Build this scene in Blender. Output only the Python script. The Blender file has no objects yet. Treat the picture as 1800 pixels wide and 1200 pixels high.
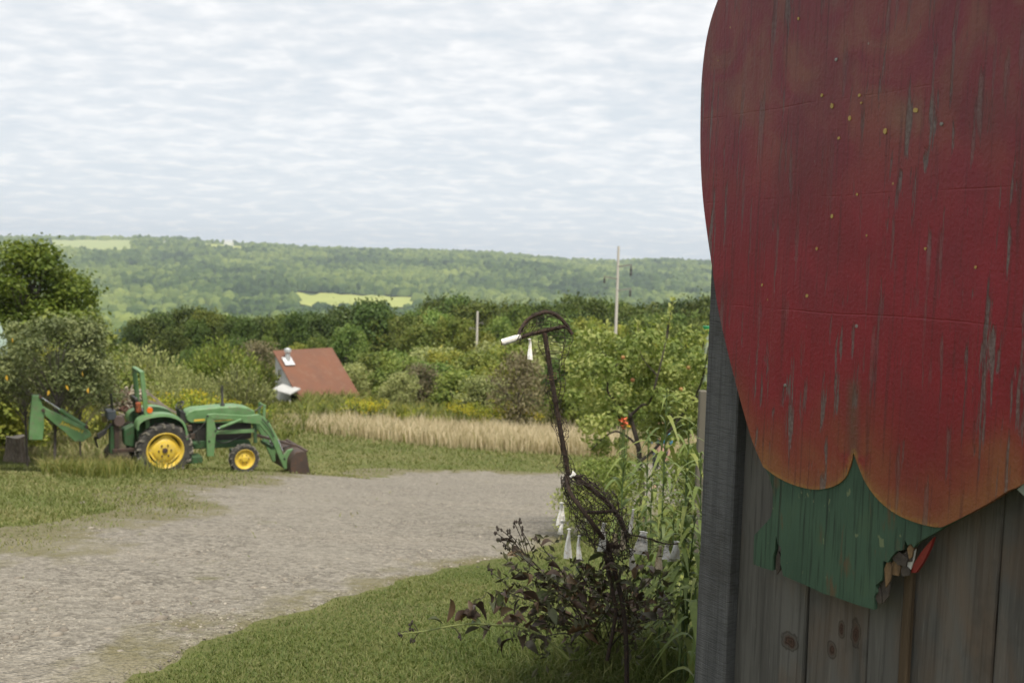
import bpy, math, random
import numpy as np
from mathutils import Vector, Matrix
from mathutils.geometry import delaunay_2d_cdt
R = math.radians
rng = np.random.default_rng(7)
random.seed(7)
scene = bpy.context.scene
COL = scene.collection

# ------------------------------------------------------------------ camera
FPX = 1750.0
PITCH, ROLL = R(-4.74), R(1.5)
CAM = np.array([0.0, 0.0, 1.6])
fwd = np.array([0, math.cos(PITCH), math.sin(PITCH)])
r0 = np.array([1.0, 0, 0]); u0 = np.cross(r0, fwd)
rgt = r0*math.cos(ROLL) + u0*math.sin(ROLL)
upv = u0*math.cos(ROLL) - r0*math.sin(ROLL)
cd = bpy.data.cameras.new('camera'); cam = bpy.data.objects.new('camera', cd); COL.objects.link(cam)
cd.sensor_width = 36; cd.lens = 35; cd.clip_start = 0.05; cd.clip_end = 20000
M = Matrix(((rgt[0], upv[0], -fwd[0], CAM[0]), (rgt[1], upv[1], -fwd[1], CAM[1]), (rgt[2], upv[2], -fwd[2], CAM[2]), (0, 0, 0, 1)))
cam.matrix_world = M
cd.dof.use_dof = True; cd.dof.focus_distance = 2.75; cd.dof.aperture_fstop = 5.8
scene.camera = cam

# ------------------------------------------------------------------ sky and sun
SUN_EL, SUN_AZ = R(64), math.atan2(0.45, -0.89)     # azimuth from +Y, clockwise
SKY_TOP = 1.0
w = bpy.data.worlds.new('World'); scene.world = w; w.use_nodes = True
nt = w.node_tree; N = nt.nodes; L = nt.links
for n in list(N): N.remove(n)
def nn(tree, typ, **kw):
    n = tree.nodes.new(typ)
    for k, v in kw.items():
        if k == 'inp':
            for kk, vv in v.items(): n.inputs[kk].default_value = vv
        else: setattr(n, k, v)
    return n
def mth(tree, op, a, b=None, c=None, clamp=False):
    n = tree.nodes.new('ShaderNodeMath'); n.operation = op; n.use_clamp = clamp
    for i, v in enumerate((a, b, c)):
        if v is None: continue
        if isinstance(v, (int, float)): n.inputs[i].default_value = v
        else: tree.links.new(v, n.inputs[i])
    return n.outputs[0]
def ramp(tree, fac, stops, interp='LINEAR'):
    n = tree.nodes.new('ShaderNodeValToRGB'); cr = n.color_ramp; cr.interpolation = interp
    while len(cr.elements) < len(stops): cr.elements.new(0.5)
    for e, (p, c) in zip(cr.elements, stops):
        e.position = p; e.color = (c, c, c, 1) if isinstance(c, (int, float)) else (*c[:3], 1)
    tree.links.new(fac, n.inputs[0]); return n.outputs[0]
def mixc(tree, fac, a, b, blend='MIX'):
    n = tree.nodes.new('ShaderNodeMix'); n.data_type = 'RGBA'; n.blend_type = blend
    for s, v in ((n.inputs[0], fac), (n.inputs[6], a), (n.inputs[7], b)):
        if isinstance(v, (int, float)): s.default_value = v
        elif isinstance(v, tuple): s.default_value = (*v[:3], 1)
        else: tree.links.new(v, s)
    return n.outputs[2]
def noise(tree, vec, scale, detail=4, rough=0.55, dist=0.0, out=0):
    n = tree.nodes.new('ShaderNodeTexNoise'); n.inputs['Scale'].default_value = scale
    n.inputs['Detail'].default_value = detail; n.inputs['Roughness'].default_value = rough; n.inputs['Distortion'].default_value = dist
    if vec is not None: tree.links.new(vec, n.inputs['Vector'])
    return n.outputs[out]
def mapping(tree, vec, scale=(1, 1, 1), rot=(0, 0, 0), loc=(0, 0, 0)):
    n = tree.nodes.new('ShaderNodeMapping'); n.inputs['Scale'].default_value = scale; n.inputs['Rotation'].default_value = rot; n.inputs['Location'].default_value = loc
    tree.links.new(vec, n.inputs['Vector']); return n.outputs[0]

tc = nn(nt, 'ShaderNodeTexCoord')
sep = nn(nt, 'ShaderNodeSeparateXYZ'); L.new(tc.outputs['Generated'], sep.inputs[0])
zc = mth(nt, 'MAXIMUM', sep.outputs[2], 0.0)
den = mth(nt, 'ADD', zc, 0.16)
cmb = nn(nt, 'ShaderNodeCombineXYZ')
L.new(mth(nt, 'DIVIDE', sep.outputs[0], den), cmb.inputs[0]); L.new(mth(nt, 'DIVIDE', sep.outputs[1], den), cmb.inputs[1])
pv = mapping(nt, cmb.outputs[0], (1.25, 1.5, 1), (0, 0, R(8)))
n1 = noise(nt, pv, 6.0, 5, 0.5, 0.2)
n2 = noise(nt, pv, 1.2, 4, 0.55, 0.6)
n3 = noise(nt, pv, 15.0, 3, 0.5, 0.1)
cl = mth(nt, 'ADD', mth(nt, 'ADD', mth(nt, 'MULTIPLY', n1, 0.50), mth(nt, 'MULTIPLY', n2, 0.42)), mth(nt, 'MULTIPLY', n3, 0.14))
ccol = ramp(nt, cl, [(0.40, (0.73, 0.785, 0.835)), (0.51, (0.83, 0.86, 0.89)), (0.62, (0.98, 0.985, 0.99))])
# clouds thin out into pale blue air toward the horizon
lowf = ramp(nt, sep.outputs[2], [(0.0, 1.0), (0.06, 0.55), (0.2, 0.0)])
ccol = mixc(nt, lowf, ccol, mixc(nt, ramp(nt, n1, [(0.5, 0.0), (0.68, 1.0)]), (0.75, 0.815, 0.88), (0.90, 0.92, 0.94)))
sky = nn(nt, 'ShaderNodeTexSky', sky_type='NISHITA', sun_disc=False, sun_elevation=SUN_EL, sun_rotation=SUN_AZ, air_density=1.0, dust_density=1.5)
c10 = mixc(nt, 1.0, ccol, (10.0, 10.0, 10.0), 'MULTIPLY')
skyc = mixc(nt, 0.93, sky.outputs[0], c10)
bg = nn(nt, 'ShaderNodeBackground'); bg.inputs['Strength'].default_value = 0.1
L.new(skyc, bg.inputs['Color'])
wo = nn(nt, 'ShaderNodeOutputWorld'); L.new(bg.outputs[0], wo.inputs['Surface'])

sd = bpy.data.lights.new('sun', 'SUN'); sd.energy = 4.2; sd.angle = R(12); sd.color = (1.0, 0.93, 0.80)
sun = bpy.data.objects.new('sun', sd); COL.objects.link(sun)
sdir = Vector((math.sin(SUN_AZ)*math.cos(SUN_EL), math.cos(SUN_AZ)*math.cos(SUN_EL), math.sin(SUN_EL)))
sun.rotation_euler = sdir.to_track_quat('Z', 'Y').to_euler()

scene.view_settings.view_transform = 'Standard'; scene.view_settings.look = 'None'
scene.view_settings.exposure = 0.1; scene.view_settings.gamma = 1.0
scene.view_settings.use_curve_mapping = False
scene.render.engine = 'CYCLES'
scene.cycles.max_bounces = 8; scene.cycles.volume_bounces = 0
scene.cycles.transparent_max_bounces = 12

# ------------------------------------------------------------------ terrain
def sstep(a, b, x):
    t = np.clip((x-a)/(b-a), 0, 1); return t*t*(3-2*t)
PROF_D = np.array([24, 60, 120, 260, 500, 900, 1300, 1600.0])
PROF_Z = np.array([0, -3.9, -10.3, -26, -50, -82, -92, -90.0])
RX = np.array([-3000, -400, 0, 230, 340, 450, 560, 700, 850, 1000, 1080, 1160, 1250, 1500, 2500, 6000.0])
RY = np.array([430, 424, 422, 423, 427, 436, 443, 446, 450, 463, 466, 463, 467, 475, 500, 600.0])
TR = (-7.6, 20.2)
def fbm(x, y, s):
    return (np.sin(x*s*1.0+1.3)*np.cos(y*s*1.17+.4) + .5*np.sin(x*s*2.3+y*s*1.1+2.)+.35*np.cos(x*s*3.9-y*s*3.1+.7)+.2*np.sin(x*s*7.1+y*s*6.3))
def zt(x, y):
    x = np.asarray(x, float); y = np.asarray(y, float)
    yy = y-3.3
    sp = np.where(yy > 15, yy, 0.8*np.log1p(np.exp(np.clip(yy, -40, 40)/0.8)))
    zn = -0.189*np.minimum(sp, 20.7) - 0.03*np.clip(x, -25, 25)*sstep(-2, 8, y) + 0.012*fbm(x, y, 0.9)*sstep(2, 6, y)
    g = np.exp(-(((x-TR[0])**2+(y-TR[1])**2)/9.0))
    zn = zn + g*(0.10*(x-TR[0]) )
    d = np.hypot(x, y); dd = np.maximum(np.where(y > 0, y, 0), 0)
    far = np.interp(dd, PROF_D, PROF_Z)
    # far hill
    px = 900 + FPX*x/np.maximum(y, 1e-3)*1.0
    px = np.where(y > 1, px, np.where(x < 0, -3000, 6000))
    ry = np.interp(px, RX, RY)
    hor = 455 + (px-900)*0.0262
    DR = 3300.0
    topz = 1.6 + (hor-ry)/FPX*DR
    t = sstep(1450, DR, dd)
    hill = -90 + (topz+90)*(0.55*t + 0.45*np.clip((dd-1450)/(DR-1450), 0, 1))
    hill = hill + 9*fbm(x, y, 0.0042)*np.clip((dd-1450)/900, 0, 1)*np.clip((DR-dd)/900, 0, 1)
    hill = np.where(dd > DR, topz - (dd-DR)*0.02, hill)
    k = sstep(1300, 1650, dd)
    base = zn + far - 0.0
    return np.where(dd > 1300, (base)*(1-k) + hill*k, base)
def ray(px, py):
    return fwd + rgt*((px-900)/FPX) - upv*((py-600)/FPX)
def at(px, py, depth):
    return CAM + ray(px, py)*depth
def hit(px, py):
    d = ray(px, py); t = 1.0; step = 0.1; prev = t
    while t < 9000:
        p = CAM+d*t
        if p[2] < float(zt(p[0], p[1])):
            a, b = prev, t
            for _ in range(30):
                m = (a+b)/2; p = CAM+d*m
                if p[2] < float(zt(p[0], p[1])): b = m
                else: a = m
            return CAM+d*b
        prev = t; t += step; step *= 1.03
    return CAM+d*9000
def onz(x, y): return Vector((x, y, float(zt(x, y))))

# ------------------------------------------------------------------ mesh helpers
def np_mesh(name, V, F, mat=None, tint=None, smooth=False):
    """V (n,3); F (m,k) int array, k = 3 or 4"""
    me = bpy.data.meshes.new(name)
    V = np.ascontiguousarray(V, np.float32); F = np.ascontiguousarray(F, np.int32)
    m, k = F.shape
    me.vertices.add(len(V)); me.vertices.foreach_set('co', V.ravel())
    me.loops.add(m*k); me.loops.foreach_set('vertex_index', F.ravel())
    me.polygons.add(m); me.polygons.foreach_set('loop_start', np.arange(m, dtype=np.int32)*k)
    if smooth: me.polygons.foreach_set('use_smooth', np.ones(m, bool))
    if tint is not None:
        a = me.attributes.new('tint', 'FLOAT', 'POINT'); a.data.foreach_set('value', np.ascontiguousarray(tint, np.float32))
    me.update(calc_edges=True)
    if mat: me.materials.append(mat)
    return me
class MB:
    def __init__(s): s.v = []; s.f = []
    def add(s, V, F):
        o = len(s.v); s.v.extend([tuple(map(float, p)) for p in V]); s.f.extend([tuple(int(i)+o for i in f) for f in F]); return s
    def box(s, c, d, M=None):
        x, y, z = d[0]/2, d[1]/2, d[2]/2
        V = [(sx*x, sy*y, sz*z) for sx in (-1, 1) for sy in (-1, 1) for sz in (-1, 1)]
        if M is not None: V = [tuple(M @ Vector(p)) for p in V]
        V = [(p[0]+c[0], p[1]+c[1], p[2]+c[2]) for p in V]
        return s.add(V, [(0, 1, 3, 2), (4, 6, 7, 5), (0, 4, 5, 1), (2, 3, 7, 6), (0, 2, 6, 4), (1, 5, 7, 3)])
    def beam(s, a, b, w, h, up=(0, 0, 1), w2=None, h2=None):
        """rectangular bar from a to b; w across, h along up; optional end sizes"""
        a = Vector(a); b = Vector(b); t = (b-a).normalized(); u = Vector(up)
        if abs(t.dot(u)) > .99: u = Vector((1, 0, 0))
        sd_ = t.cross(u).normalized(); u = sd_.cross(t)
        w2 = w if w2 is None else w2; h2 = h if h2 is None else h2
        V = []
        for p, ww, hh in ((a, w, h), (b, w2, h2)):
            for sx, sy in ((-1, -1), (1, -1), (1, 1), (-1, 1)): V.append(p+sd_*(sx*ww/2)+u*(sy*hh/2))
        return s.add(V, [(3, 2, 1, 0), (4, 5, 6, 7)]+[(i, (i+1) % 4, (i+1) % 4+4, i+4) for i in range(4)])
    def tube(s, pts, rad, n=8, caps=True):
        P = [np.array(p, float) for p in pts]; k = len(P)
        if isinstance(rad, (int, float)): rad = [rad]*k
        T = [P[min(i+1, k-1)]-P[max(i-1, 0)] for i in range(k)]
        T = [t/(np.linalg.norm(t)+1e-9) for t in T]
        a = np.array([0, 0, 1.0]) if abs(T[0][2]) < .9 else np.array([1.0, 0, 0])
        nrm = np.cross(T[0], a); nrm /= np.linalg.norm(nrm)
        V = []
        for i in range(k):
            nrm = nrm - T[i]*nrm.dot(T[i]); nrm /= (np.linalg.norm(nrm)+1e-9); bn = np.cross(T[i], nrm)
            for j in range(n):
                th = 2*math.pi*j/n; V.append(P[i]+(nrm*math.cos(th)+bn*math.sin(th))*rad[i])
        F = [(i*n+j, i*n+(j+1) % n, (i+1)*n+(j+1) % n, (i+1)*n+j) for i in range(k-1) for j in range(n)]
        if caps: F += [tuple(range(n-1, -1, -1)), tuple((k-1)*n+j for j in range(n))]
        return s.add(V, F)
    def lathe(s, prof, n=24, axis='y', c=(0, 0, 0), closed=False):
        """prof: list of (along axis, radius)"""
        V = []; k = len(prof)
        for h, r in prof:
            for j in range(n):
                th = 2*math.pi*j/n; a, b = r*math.cos(th), r*math.sin(th)
                V.append({'y': (a, h, b), 'z': (a, b, h), 'x': (h, a, b)}[axis])
        V = [(p[0]+c[0], p[1]+c[1], p[2]+c[2]) for p in V]
        F = [(i*n+j, i*n+(j+1) % n, ((i+1) % k)*n+(j+1) % n, ((i+1) % k)*n+j) for i in range(k if closed else k-1) for j in range(n)]
        return s.add(V, F)
    def prism(s, poly, y0, y1):
        """poly: list of (x,z) outline, extruded along y"""
        n = len(poly)
        V = [(p[0], y0, p[1]) for p in poly]+[(p[0], y1, p[1]) for p in poly]
        F = [tuple(range(n)), tuple(range(2*n-1, n-1, -1))]+[(i, i+n, (i+1) % n+n, (i+1) % n) for i in range(n)]
        return s.add(V, F)
    def mesh(s, name, mat, smooth=False, bevel=0):
        me = bpy.data.meshes.new(name); me.from_pydata(s.v, [], s.f)
        import bmesh
        bm = bmesh.new(); bm.from_mesh(me); bmesh.ops.recalc_face_normals(bm, faces=bm.faces)
        if bevel: bmesh.ops.bevel(bm, geom=bm.edges[:], offset=bevel, segments=1, affect='EDGES', clamp_overlap=True)
        if smooth:
            for f in bm.faces: f.smooth = True
        bm.to_mesh(me); bm.free()
        if smooth:
            me.set_sharp_from_angle(angle=R(40))
        me.update()
        if mat: me.materials.append(mat)
        return me
    def obj(s, name, mat, parent=None, smooth=False, bevel=0):
        return link(name, s.mesh(name, mat, smooth, bevel), parent)
def link(name, me, parent=None):
    o = bpy.data.objects.new(name, me); COL.objects.link(o)
    if parent is not None: o.parent = parent
    return o
def tag(o, label=None, cat=None, group=None, kind=None):
    if label: o['label'] = label
    if cat: o['category'] = cat
    if group: o['group'] = group
    if kind: o['kind'] = kind
    return o
def thing(name, label, cat, loc=(0, 0, 0), group=None, rz=0):
    o = bpy.data.objects.new(name, None); COL.objects.link(o); o.location = loc; o.rotation_euler = (0, 0, rz)
    o.empty_display_size = 0.2
    return tag(o, label, cat, group)
def copy_tree(o, parent=None):
    c = o.copy(); COL.objects.link(c); c.parent = parent
    for ch in o.children: copy_tree(ch, c)
    return c

# ------------------------------------------------------------------ materials
def newmat(name):
    m = bpy.data.materials.new(name); m.use_nodes = True
    t = m.node_tree; b = t.nodes['Principled BSDF']; return m, t, b
def coords(t, kind='Object'):
    return t.nodes.new('ShaderNodeTexCoord').outputs[kind]
def bump(t, b, h, strength=0.3, dist=0.01):
    n = t.nodes.new('ShaderNodeBump'); n.inputs['Strength'].default_value = strength; n.inputs['Distance'].default_value = dist
    t.links.new(h, n.inputs['Height']); t.links.new(n.outputs[0], b.inputs['Normal'])
def simple(name, c1, c2=None, rough=0.6, scale=8, metal=0.0, bmp=0.0, stretch=(1, 1, 1), dirt=None, bscale=None):
    m, t, b = newmat(name)
    v = mapping(t, coords(t), stretch)
    c2 = c2 or tuple(x*.7 for x in c1)
    f = noise(t, v, scale, 5, .6)
    col = ramp(t, f, [(0.35, c1), (0.68, c2)])
    if dirt:
        f2 = noise(t, v, scale*2.7, 6, .7)
        col = mixc(t, ramp(t, f2, [(0.52, 0.0), (0.66, 1.0)]), col, dirt)
    t.links.new(col, b.inputs['Base Color'])
    b.inputs['Roughness'].default_value = rough; b.inputs['Metallic'].default_value = metal
    if bmp: bump(t, b, noise(t, v, bscale or scale*6, 4), bmp, 0.01)
    return m
def leafmat(name, stops, trans=0.3, rough=0.55, objvar=0.25, spec=0.25):
    """colour from the per-leaf tint value; per-object random brightness"""
    m, t, b = newmat(name)
    a = t.nodes.new('ShaderNodeAttribute'); a.attribute_name = 'tint'
    col = ramp(t, a.outputs['Fac'], stops)
    oi = t.nodes.new('ShaderNodeObjectInfo')
    k = mth(t, 'ADD', mth(t, 'MULTIPLY', oi.outputs['Random'], objvar*2), 1-objvar)
    col = mixc(t, 1.0, col, k, 'MULTIPLY')
    if objvar >= .2:
        r2 = mth(t, 'FRACT', mth(t, 'MULTIPLY', oi.outputs['Random'], 7.31))
        col = mixc(t, 1.0, col, ramp(t, r2, [(0.0, (0.82, 1.0, 1.15)), (0.5, (1.0, 1.0, 1.0)), (1.0, (1.22, 1.05, .85))]), 'MULTIPLY')
    t.links.new(col, b.inputs['Base Color']); b.inputs['Roughness'].default_value = rough
    b.inputs['Specular IOR Level'].default_value = spec
    tr = t.nodes.new('ShaderNodeBsdfTranslucent')
    t.links.new(mixc(t, 1.0, col, (1.1, 1.15, 0.6), 'MULTIPLY'), tr.inputs['Color'])
    mx = t.nodes.new('ShaderNodeMixShader'); mx.inputs[0].default_value = trans
    t.links.new(b.outputs[0], mx.inputs[1]); t.links.new(tr.outputs[0], mx.inputs[2])
    t.links.new(mx.outputs[0], t.nodes['Material Output'].inputs['Surface'])
    return m

# ================================================================== THE LARGE STRUCTURE
# ------------------------------------------------------------------ gravel outline (picked on the ground)
FAR_E = [(-120, 985), (0, 972), (110, 965), (70, 938), (190, 925), (330, 895), (290, 880), (345, 860), (470, 846), (545, 836), (700, 830), (850, 828), (985, 833), (1120, 820), (1260, 806), (1420, 800)]
NEAR_E = [(1420, 868), (1260, 885), (1120, 915), (1000, 955), (900, 985), (780, 1010), (690, 1033), (600, 1062), (510, 1095), (430, 1128), (350, 1163), (268, 1205), (190, 1250), (60, 1340)]
GP = [hit(*p)[:2] for p in FAR_E] + [hit(*p)[:2] for p in NEAR_E] + [np.array([-1.6, 0.4]), np.array([-3.5, 0.2]), np.array([-4.5, 2.0])]
GP = np.array(GP)
def sdist(x, y):
    """signed distance to the gravel outline, positive inside"""
    x = np.asarray(x, float); y = np.asarray(y, float)
    d2 = np.full(x.shape, 1e9); ins = np.zeros(x.shape, bool)
    n = len(GP)
    for i in range(n):
        ax, ay = GP[i]; bx, by = GP[(i+1) % n]
        ex, ey = bx-ax, by-ay
        t = np.clip(((x-ax)*ex+(y-ay)*ey)/(ex*ex+ey*ey+1e-12), 0, 1)
        d2 = np.minimum(d2, (x-ax-t*ex)**2+(y-ay-t*ey)**2)
        c = ((ay > y) != (by > y)) & (x < ex*(y-ay)/(ey+1e-12)+ax)
        ins ^= c
    return np.where(ins, 1, -1)*np.sqrt(d2)
def hash2(x, y):
    return np.modf(np.abs(np.sin(x*127.1+y*311.7)*43758.5453))[0]
def vnoise(x, y, s):
    x = x*s; y = y*s; xi = np.floor(x); yi = np.floor(y); fx = x-xi; fy = y-yi
    fx = fx*fx*(3-2*fx); fy = fy*fy*(3-2*fy)
    return (hash2(xi, yi)*(1-fx)+hash2(xi+1, yi)*fx)*(1-fy)+(hash2(xi, yi+1)*(1-fx)+hash2(xi+1, yi+1)*fx)*fy
def gleft(x): return sstep(-1.8, -4.2, x)
def gmask(x, y):
    """gravel cover, positive on bare gravel, around 0 where grass creeps in"""
    d = np.hypot(x, y)
    n = vnoise(x, y, 0.9)*.5+vnoise(x+9, y, 2.6)*.3+vnoise(x, y+5, 7.)*.2 - .5
    far = sstep(9, 14, d)
    return sdist(x, y) + n*(0.22+0.10*d*np.maximum(gleft(x)*.9+.1, far*.7))
def gsheet(x, y):
    n = (vnoise(x+2, y, 1.3)-.5)*gleft(x)*.8+(vnoise(x+2, y, 5)-.5)*.25+(vnoise(x, y+7, 14)-.5)*.2
    return sdist(x, y)+n*.3+.7*gleft(x)+.6*sstep(10, 16, np.hypot(x, y))-.02

# ground material: lawn, with dry and worn patches; darker woodland floor far away
mg, t, b = newmat('meadow_turf')
geo = t.nodes.new('ShaderNodeNewGeometry').outputs['Position']
f1 = noise(t, geo, 0.35, 4); f2 = noise(t, geo, 4.0, 5, .65); f3 = noise(t, geo, 45, 4, .7)
c = ramp(t, f1, [(0.35, (0.11, 0.135, 0.036)), (0.55, (0.16, 0.165, 0.058)), (0.7, (0.21, 0.19, 0.088))])
c = mixc(t, ramp(t, f2, [(0.42, 0.0), (0.7, 0.75)]), c, (0.165, 0.15, 0.075))
c = mixc(t, ramp(t, f3, [(0.4, 0.5), (0.62, 0.0)]), c, (0.05, 0.062, 0.02))
sp = t.nodes.new('ShaderNodeSeparateXYZ'); t.links.new(geo, sp.inputs[0])
farf = ramp(t, mth(t, 'MULTIPLY', sp.outputs[1], 1/800.0), [(0.06, 0.0), (0.12, 1.0)])
c = mixc(t, farf, c, (0.05, 0.075, 0.025))
t.links.new(c, b.inputs['Base Color']); b.inputs['Roughness'].default_value = .95; b.inputs['Specular IOR Level'].default_value = .1
bump(t, b, f3, .6, .02)

az = np.unique(np.concatenate([np.linspace(-180, -40, 36), np.linspace(-40, 40, 230), np.linspace(40, 180, 36)]))[:-1]
rad = np.exp(np.linspace(math.log(0.35), math.log(5200), 260))
A, Rr = np.meshgrid(np.radians(az), rad)
X, Y = Rr*np.sin(A), Rr*np.cos(A)
V = np.stack([X, Y, zt(X, Y)], -1).reshape(-1, 3)
na, nr = len(az), len(rad)
ii, jj = np.meshgrid(np.arange(nr-1), np.arange(na), indexing='ij')
F = np.stack([ii*na+jj, ii*na+(jj+1) % na, (ii+1)*na+(jj+1) % na, (ii+1)*na+jj], -1).reshape(-1, 4)[:, ::-1]
ctr = np.array([[0, 0, float(zt(0, 0))]]); V = np.vstack([V, ctr])
Fc = np.array([[len(V)-1, j, (j+1) % na, (j+1) % na] for j in range(na)])
me = np_mesh('ground', V, F, mg, smooth=True)
tag(link('ground', me), kind='structure')

# gravel sheet, a ragged-edged layer on the ground
mgr, t, b = newmat('gravel')
geo = t.nodes.new('ShaderNodeNewGeometry').outputs['Position']
vo = t.nodes.new('ShaderNodeTexVoronoi'); vo.inputs['Scale'].default_value = 55; t.links.new(geo, vo.inputs['Vector'])
vo2 = t.nodes.new('ShaderNodeTexVoronoi'); vo2.inputs['Scale'].default_value = 19; t.links.new(geo, vo2.inputs['Vector'])
f1 = noise(t, geo, 0.5, 4, .6); f2 = noise(t, geo, 9, 5, .7)
s1 = t.nodes.new('ShaderNodeSeparateColor'); t.links.new(vo.outputs['Color'], s1.inputs[0])
s2 = t.nodes.new('ShaderNodeSeparateColor'); t.links.new(vo2.outputs['Color'], s2.inputs[0])
c = ramp(t, s1.outputs[0], [(0.0, (0.075, 0.069, 0.061)), (0.5, (0.225, 0.212, 0.190)), (1.0, (0.46, 0.438, 0.40))])
c = mixc(t, .5, c, ramp(t, s2.outputs[0], [(0.0, (0.095, 0.088, 0.079)), (.5, (.232, .219, .197)), (1.0, (0.39, 0.372, 0.34))]))
c = mixc(t, ramp(t, f1, [(0.4, 0.0), (0.7, 0.45)]), c, (0.32, 0.305, 0.275))
c = mixc(t, ramp(t, f2, [(0.56, 0.0), (0.75, 0.5)]), c, (0.17, 0.155, 0.125))
fg = noise(t, geo, 1.7, 5, .65)
c = mixc(t, ramp(t, fg, [(0.62, 0.0), (0.70, 0.5)]), c, (0.14, 0.14, 0.06))
at_ = t.nodes.new('ShaderNodeAttribute'); at_.attribute_name = 'tint'
fe = noise(t, mapping(t, geo, (1, .6, 1)), 3.2, 6, .7)
ed = mth(t, 'ADD', at_.outputs['Fac'], mth(t, 'MULTIPLY', mth(t, 'SUBTRACT', fe, .5), 2.2))
c = mixc(t, ramp(t, ed, [(0.0, .8), (0.45, 0.0)]), c, mixc(t, fe, (0.19, 0.165, 0.10), (0.14, 0.15, 0.055)))
t.links.new(c, b.inputs['Base Color']); b.inputs['Roughness'].default_value = .95; b.inputs['Specular IOR Level'].default_value = .15
trk = noise(t, mapping(t, geo, (.16, .9, .1), (0, 0, R(-28))), 1.0, 3, .5, .3)
c2_ = mixc(t, ramp(t, trk, [(0.50, 0.0), (0.66, .3)]), c, (0.32, 0.30, 0.265))
t.links.new(mixc(t, 1.0, c2_, (.96, .92, .85), 'MULTIPLY'), b.inputs['Base Color'])
bump(t, b, mth(t, 'ADD', vo.outputs['Distance'], vo2.outputs['Distance']), .9, .02)
ga = np.radians(np.arange(-48, 30, 0.16)); gr = np.exp(np.arange(math.log(1.2), math.log(34), 0.011))
A, Rr = np.meshgrid(ga, gr); X, Y = Rr*np.sin(A), Rr*np.cos(A)
gs = gsheet(X, Y)
Z = zt(X, Y)-.022+0.036*np.clip(gs*6, 0, 1)+0.004*(vnoise(X, Y, 9)-.5)+0.012*(vnoise(X, Y, 2.2)-.5)
mk = gs > 0
cover = gmask(X, Y)
na, nr = len(ga), len(gr)
ii, jj = np.meshgrid(np.arange(nr-1), np.arange(na-1), indexing='ij')
F = np.stack([ii*na+jj, (ii+1)*na+jj, (ii+1)*na+jj+1, ii*na+jj+1], -1).reshape(-1, 4)[:, ::-1]
mf = mk.ravel(); F = F[(mf[F].sum(1) >= 3)]
used = np.unique(F); rem = np.zeros(na*nr, int); rem[used] = np.arange(len(used))
V = np.stack([X, Y, Z], -1).reshape(-1, 3)[used]
drive = tag(link('gravel_drive', np_mesh('gravel_drive', V, rem[F], mgr, cover.ravel()[used], smooth=True)), kind='structure')

# ------------------------------------------------------------------ far fields on the hillside
def field(name, azpx, d, mat, dz=2.0, n=(24, 8)):
    V = []; nx, ny = n
    for j in range(ny+1):
        for i in range(nx+1):
            u = i/nx; v = j/ny
            px = azpx[0]+(azpx[1]-azpx[0])*u; dd = d[0]+(d[1]-d[0])*v
            wob = 1+.012*math.sin(u*17+v*3)+.01*math.sin(u*31)
            y = dd*(wob if j in (0, ny) else 1); x = (px-900)/FPX*y
            V.append((x, y, float(zt(x, y))+dz))
    F = [(j*(nx+1)+i, j*(nx+1)+i+1, (j+1)*(nx+1)+i+1, (j+1)*(nx+1)+i) for j in range(ny) for i in range(nx)]
    return tag(link(name, np_mesh(name, np.array(V), np.array(F), mat, smooth=True)), kind='structure')
mfy = simple('hay_meadow', (0.34, 0.36, 0.085), (0.27, 0.31, 0.07), .95, 0.02)
mft = simple('stubble_field', (0.36, 0.30, 0.19), (0.30, 0.25, 0.15), .95, 0.02)
mfg = simple('pasture', (0.28, 0.33, 0.12), (0.32, 0.35, 0.14), .95, 0.01)
FIELDS = [((515, 735), (1600, 1840), mfy), ((440, 560), (1990, 2080), mfy), ((855, 905), (1640, 1760), mft), ((85, 232), (2660, 3320), mfg), ((352, 440), (2880, 3300), mfy), ((-40, 60), (3150, 3330), mft)]
for a_, d_, m_ in FIELDS: field('field', a_, d_, m_)

# ------------------------------------------------------------------ far woods: one canopy mass over the hillside
mfw = leafmat('far_woodland', [(0.0, (0.023, 0.046, 0.020)), (0.3, (0.058, 0.096, 0.031)), (0.6, (0.132, 0.175, 0.050)), (1.0, (0.229, 0.267, 0.072))], trans=0.0, rough=.9, objvar=0, spec=.05)
def puffs(P, Rd, H, tint):
    n = len(P); k = 7
    base = [(0, 0, 1.0)]
    for ring, (rr, zz) in enumerate(((.66, .76), (1.0, .05))):
        for j in range(k):
            th = 2*math.pi*(j+.5*ring)/k; base.append((rr*math.cos(th), rr*math.sin(th), zz))
    base = np.array(base); nv = len(base)
    Vv = base[None]*np.stack([Rd, Rd, H], -1)[:, None, :]
    Vv = Vv*(1+(rng.random((n, nv, 1))-.5)*.5)
    th = rng.random(n)*6.28; cth, sth = np.cos(th)[:, None], np.sin(th)[:, None]
    Vv = np.stack([Vv[..., 0]*cth-Vv[..., 1]*sth, Vv[..., 0]*sth+Vv[..., 1]*cth, Vv[..., 2]], -1)+P[:, None, :]
    F = [(0, 1+j, 1+(j+1) % k) for j in range(k)]
    for q in range(1):
        a0, b0 = 1+q*k, 1+(q+1)*k
        for j in range(k):
            F.append((a0+j, b0+j, a0+(j+1) % k)); F.append((a0+(j+1) % k, b0+j, b0+(j+1) % k))
    F = np.array(F)[None]+(np.arange(n)*nv)[:, None, None]
    tt = (tint[:, None]+(rng.random((n, nv))-.5)*.12)
    return Vv.reshape(-1, 3), F.reshape(-1, 3), tt.reshape(-1)
n = 46000
dd = np.sqrt(rng.random(n)*(3420**2-850**2)+850**2); pxs = rng.random(n)*2300-250
yy = dd; xx = (pxs-900)/FPX*yy
ok = np.ones(n, bool)
for a_, d_, m_ in FIELDS: ok &= ~((pxs > a_[0]) & (pxs < a_[1]) & (dd > d_[0]-45) & (dd < d_[1]+8))
xx, yy, dd = xx[ok], yy[ok], dd[ok]; n = len(xx)
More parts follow.
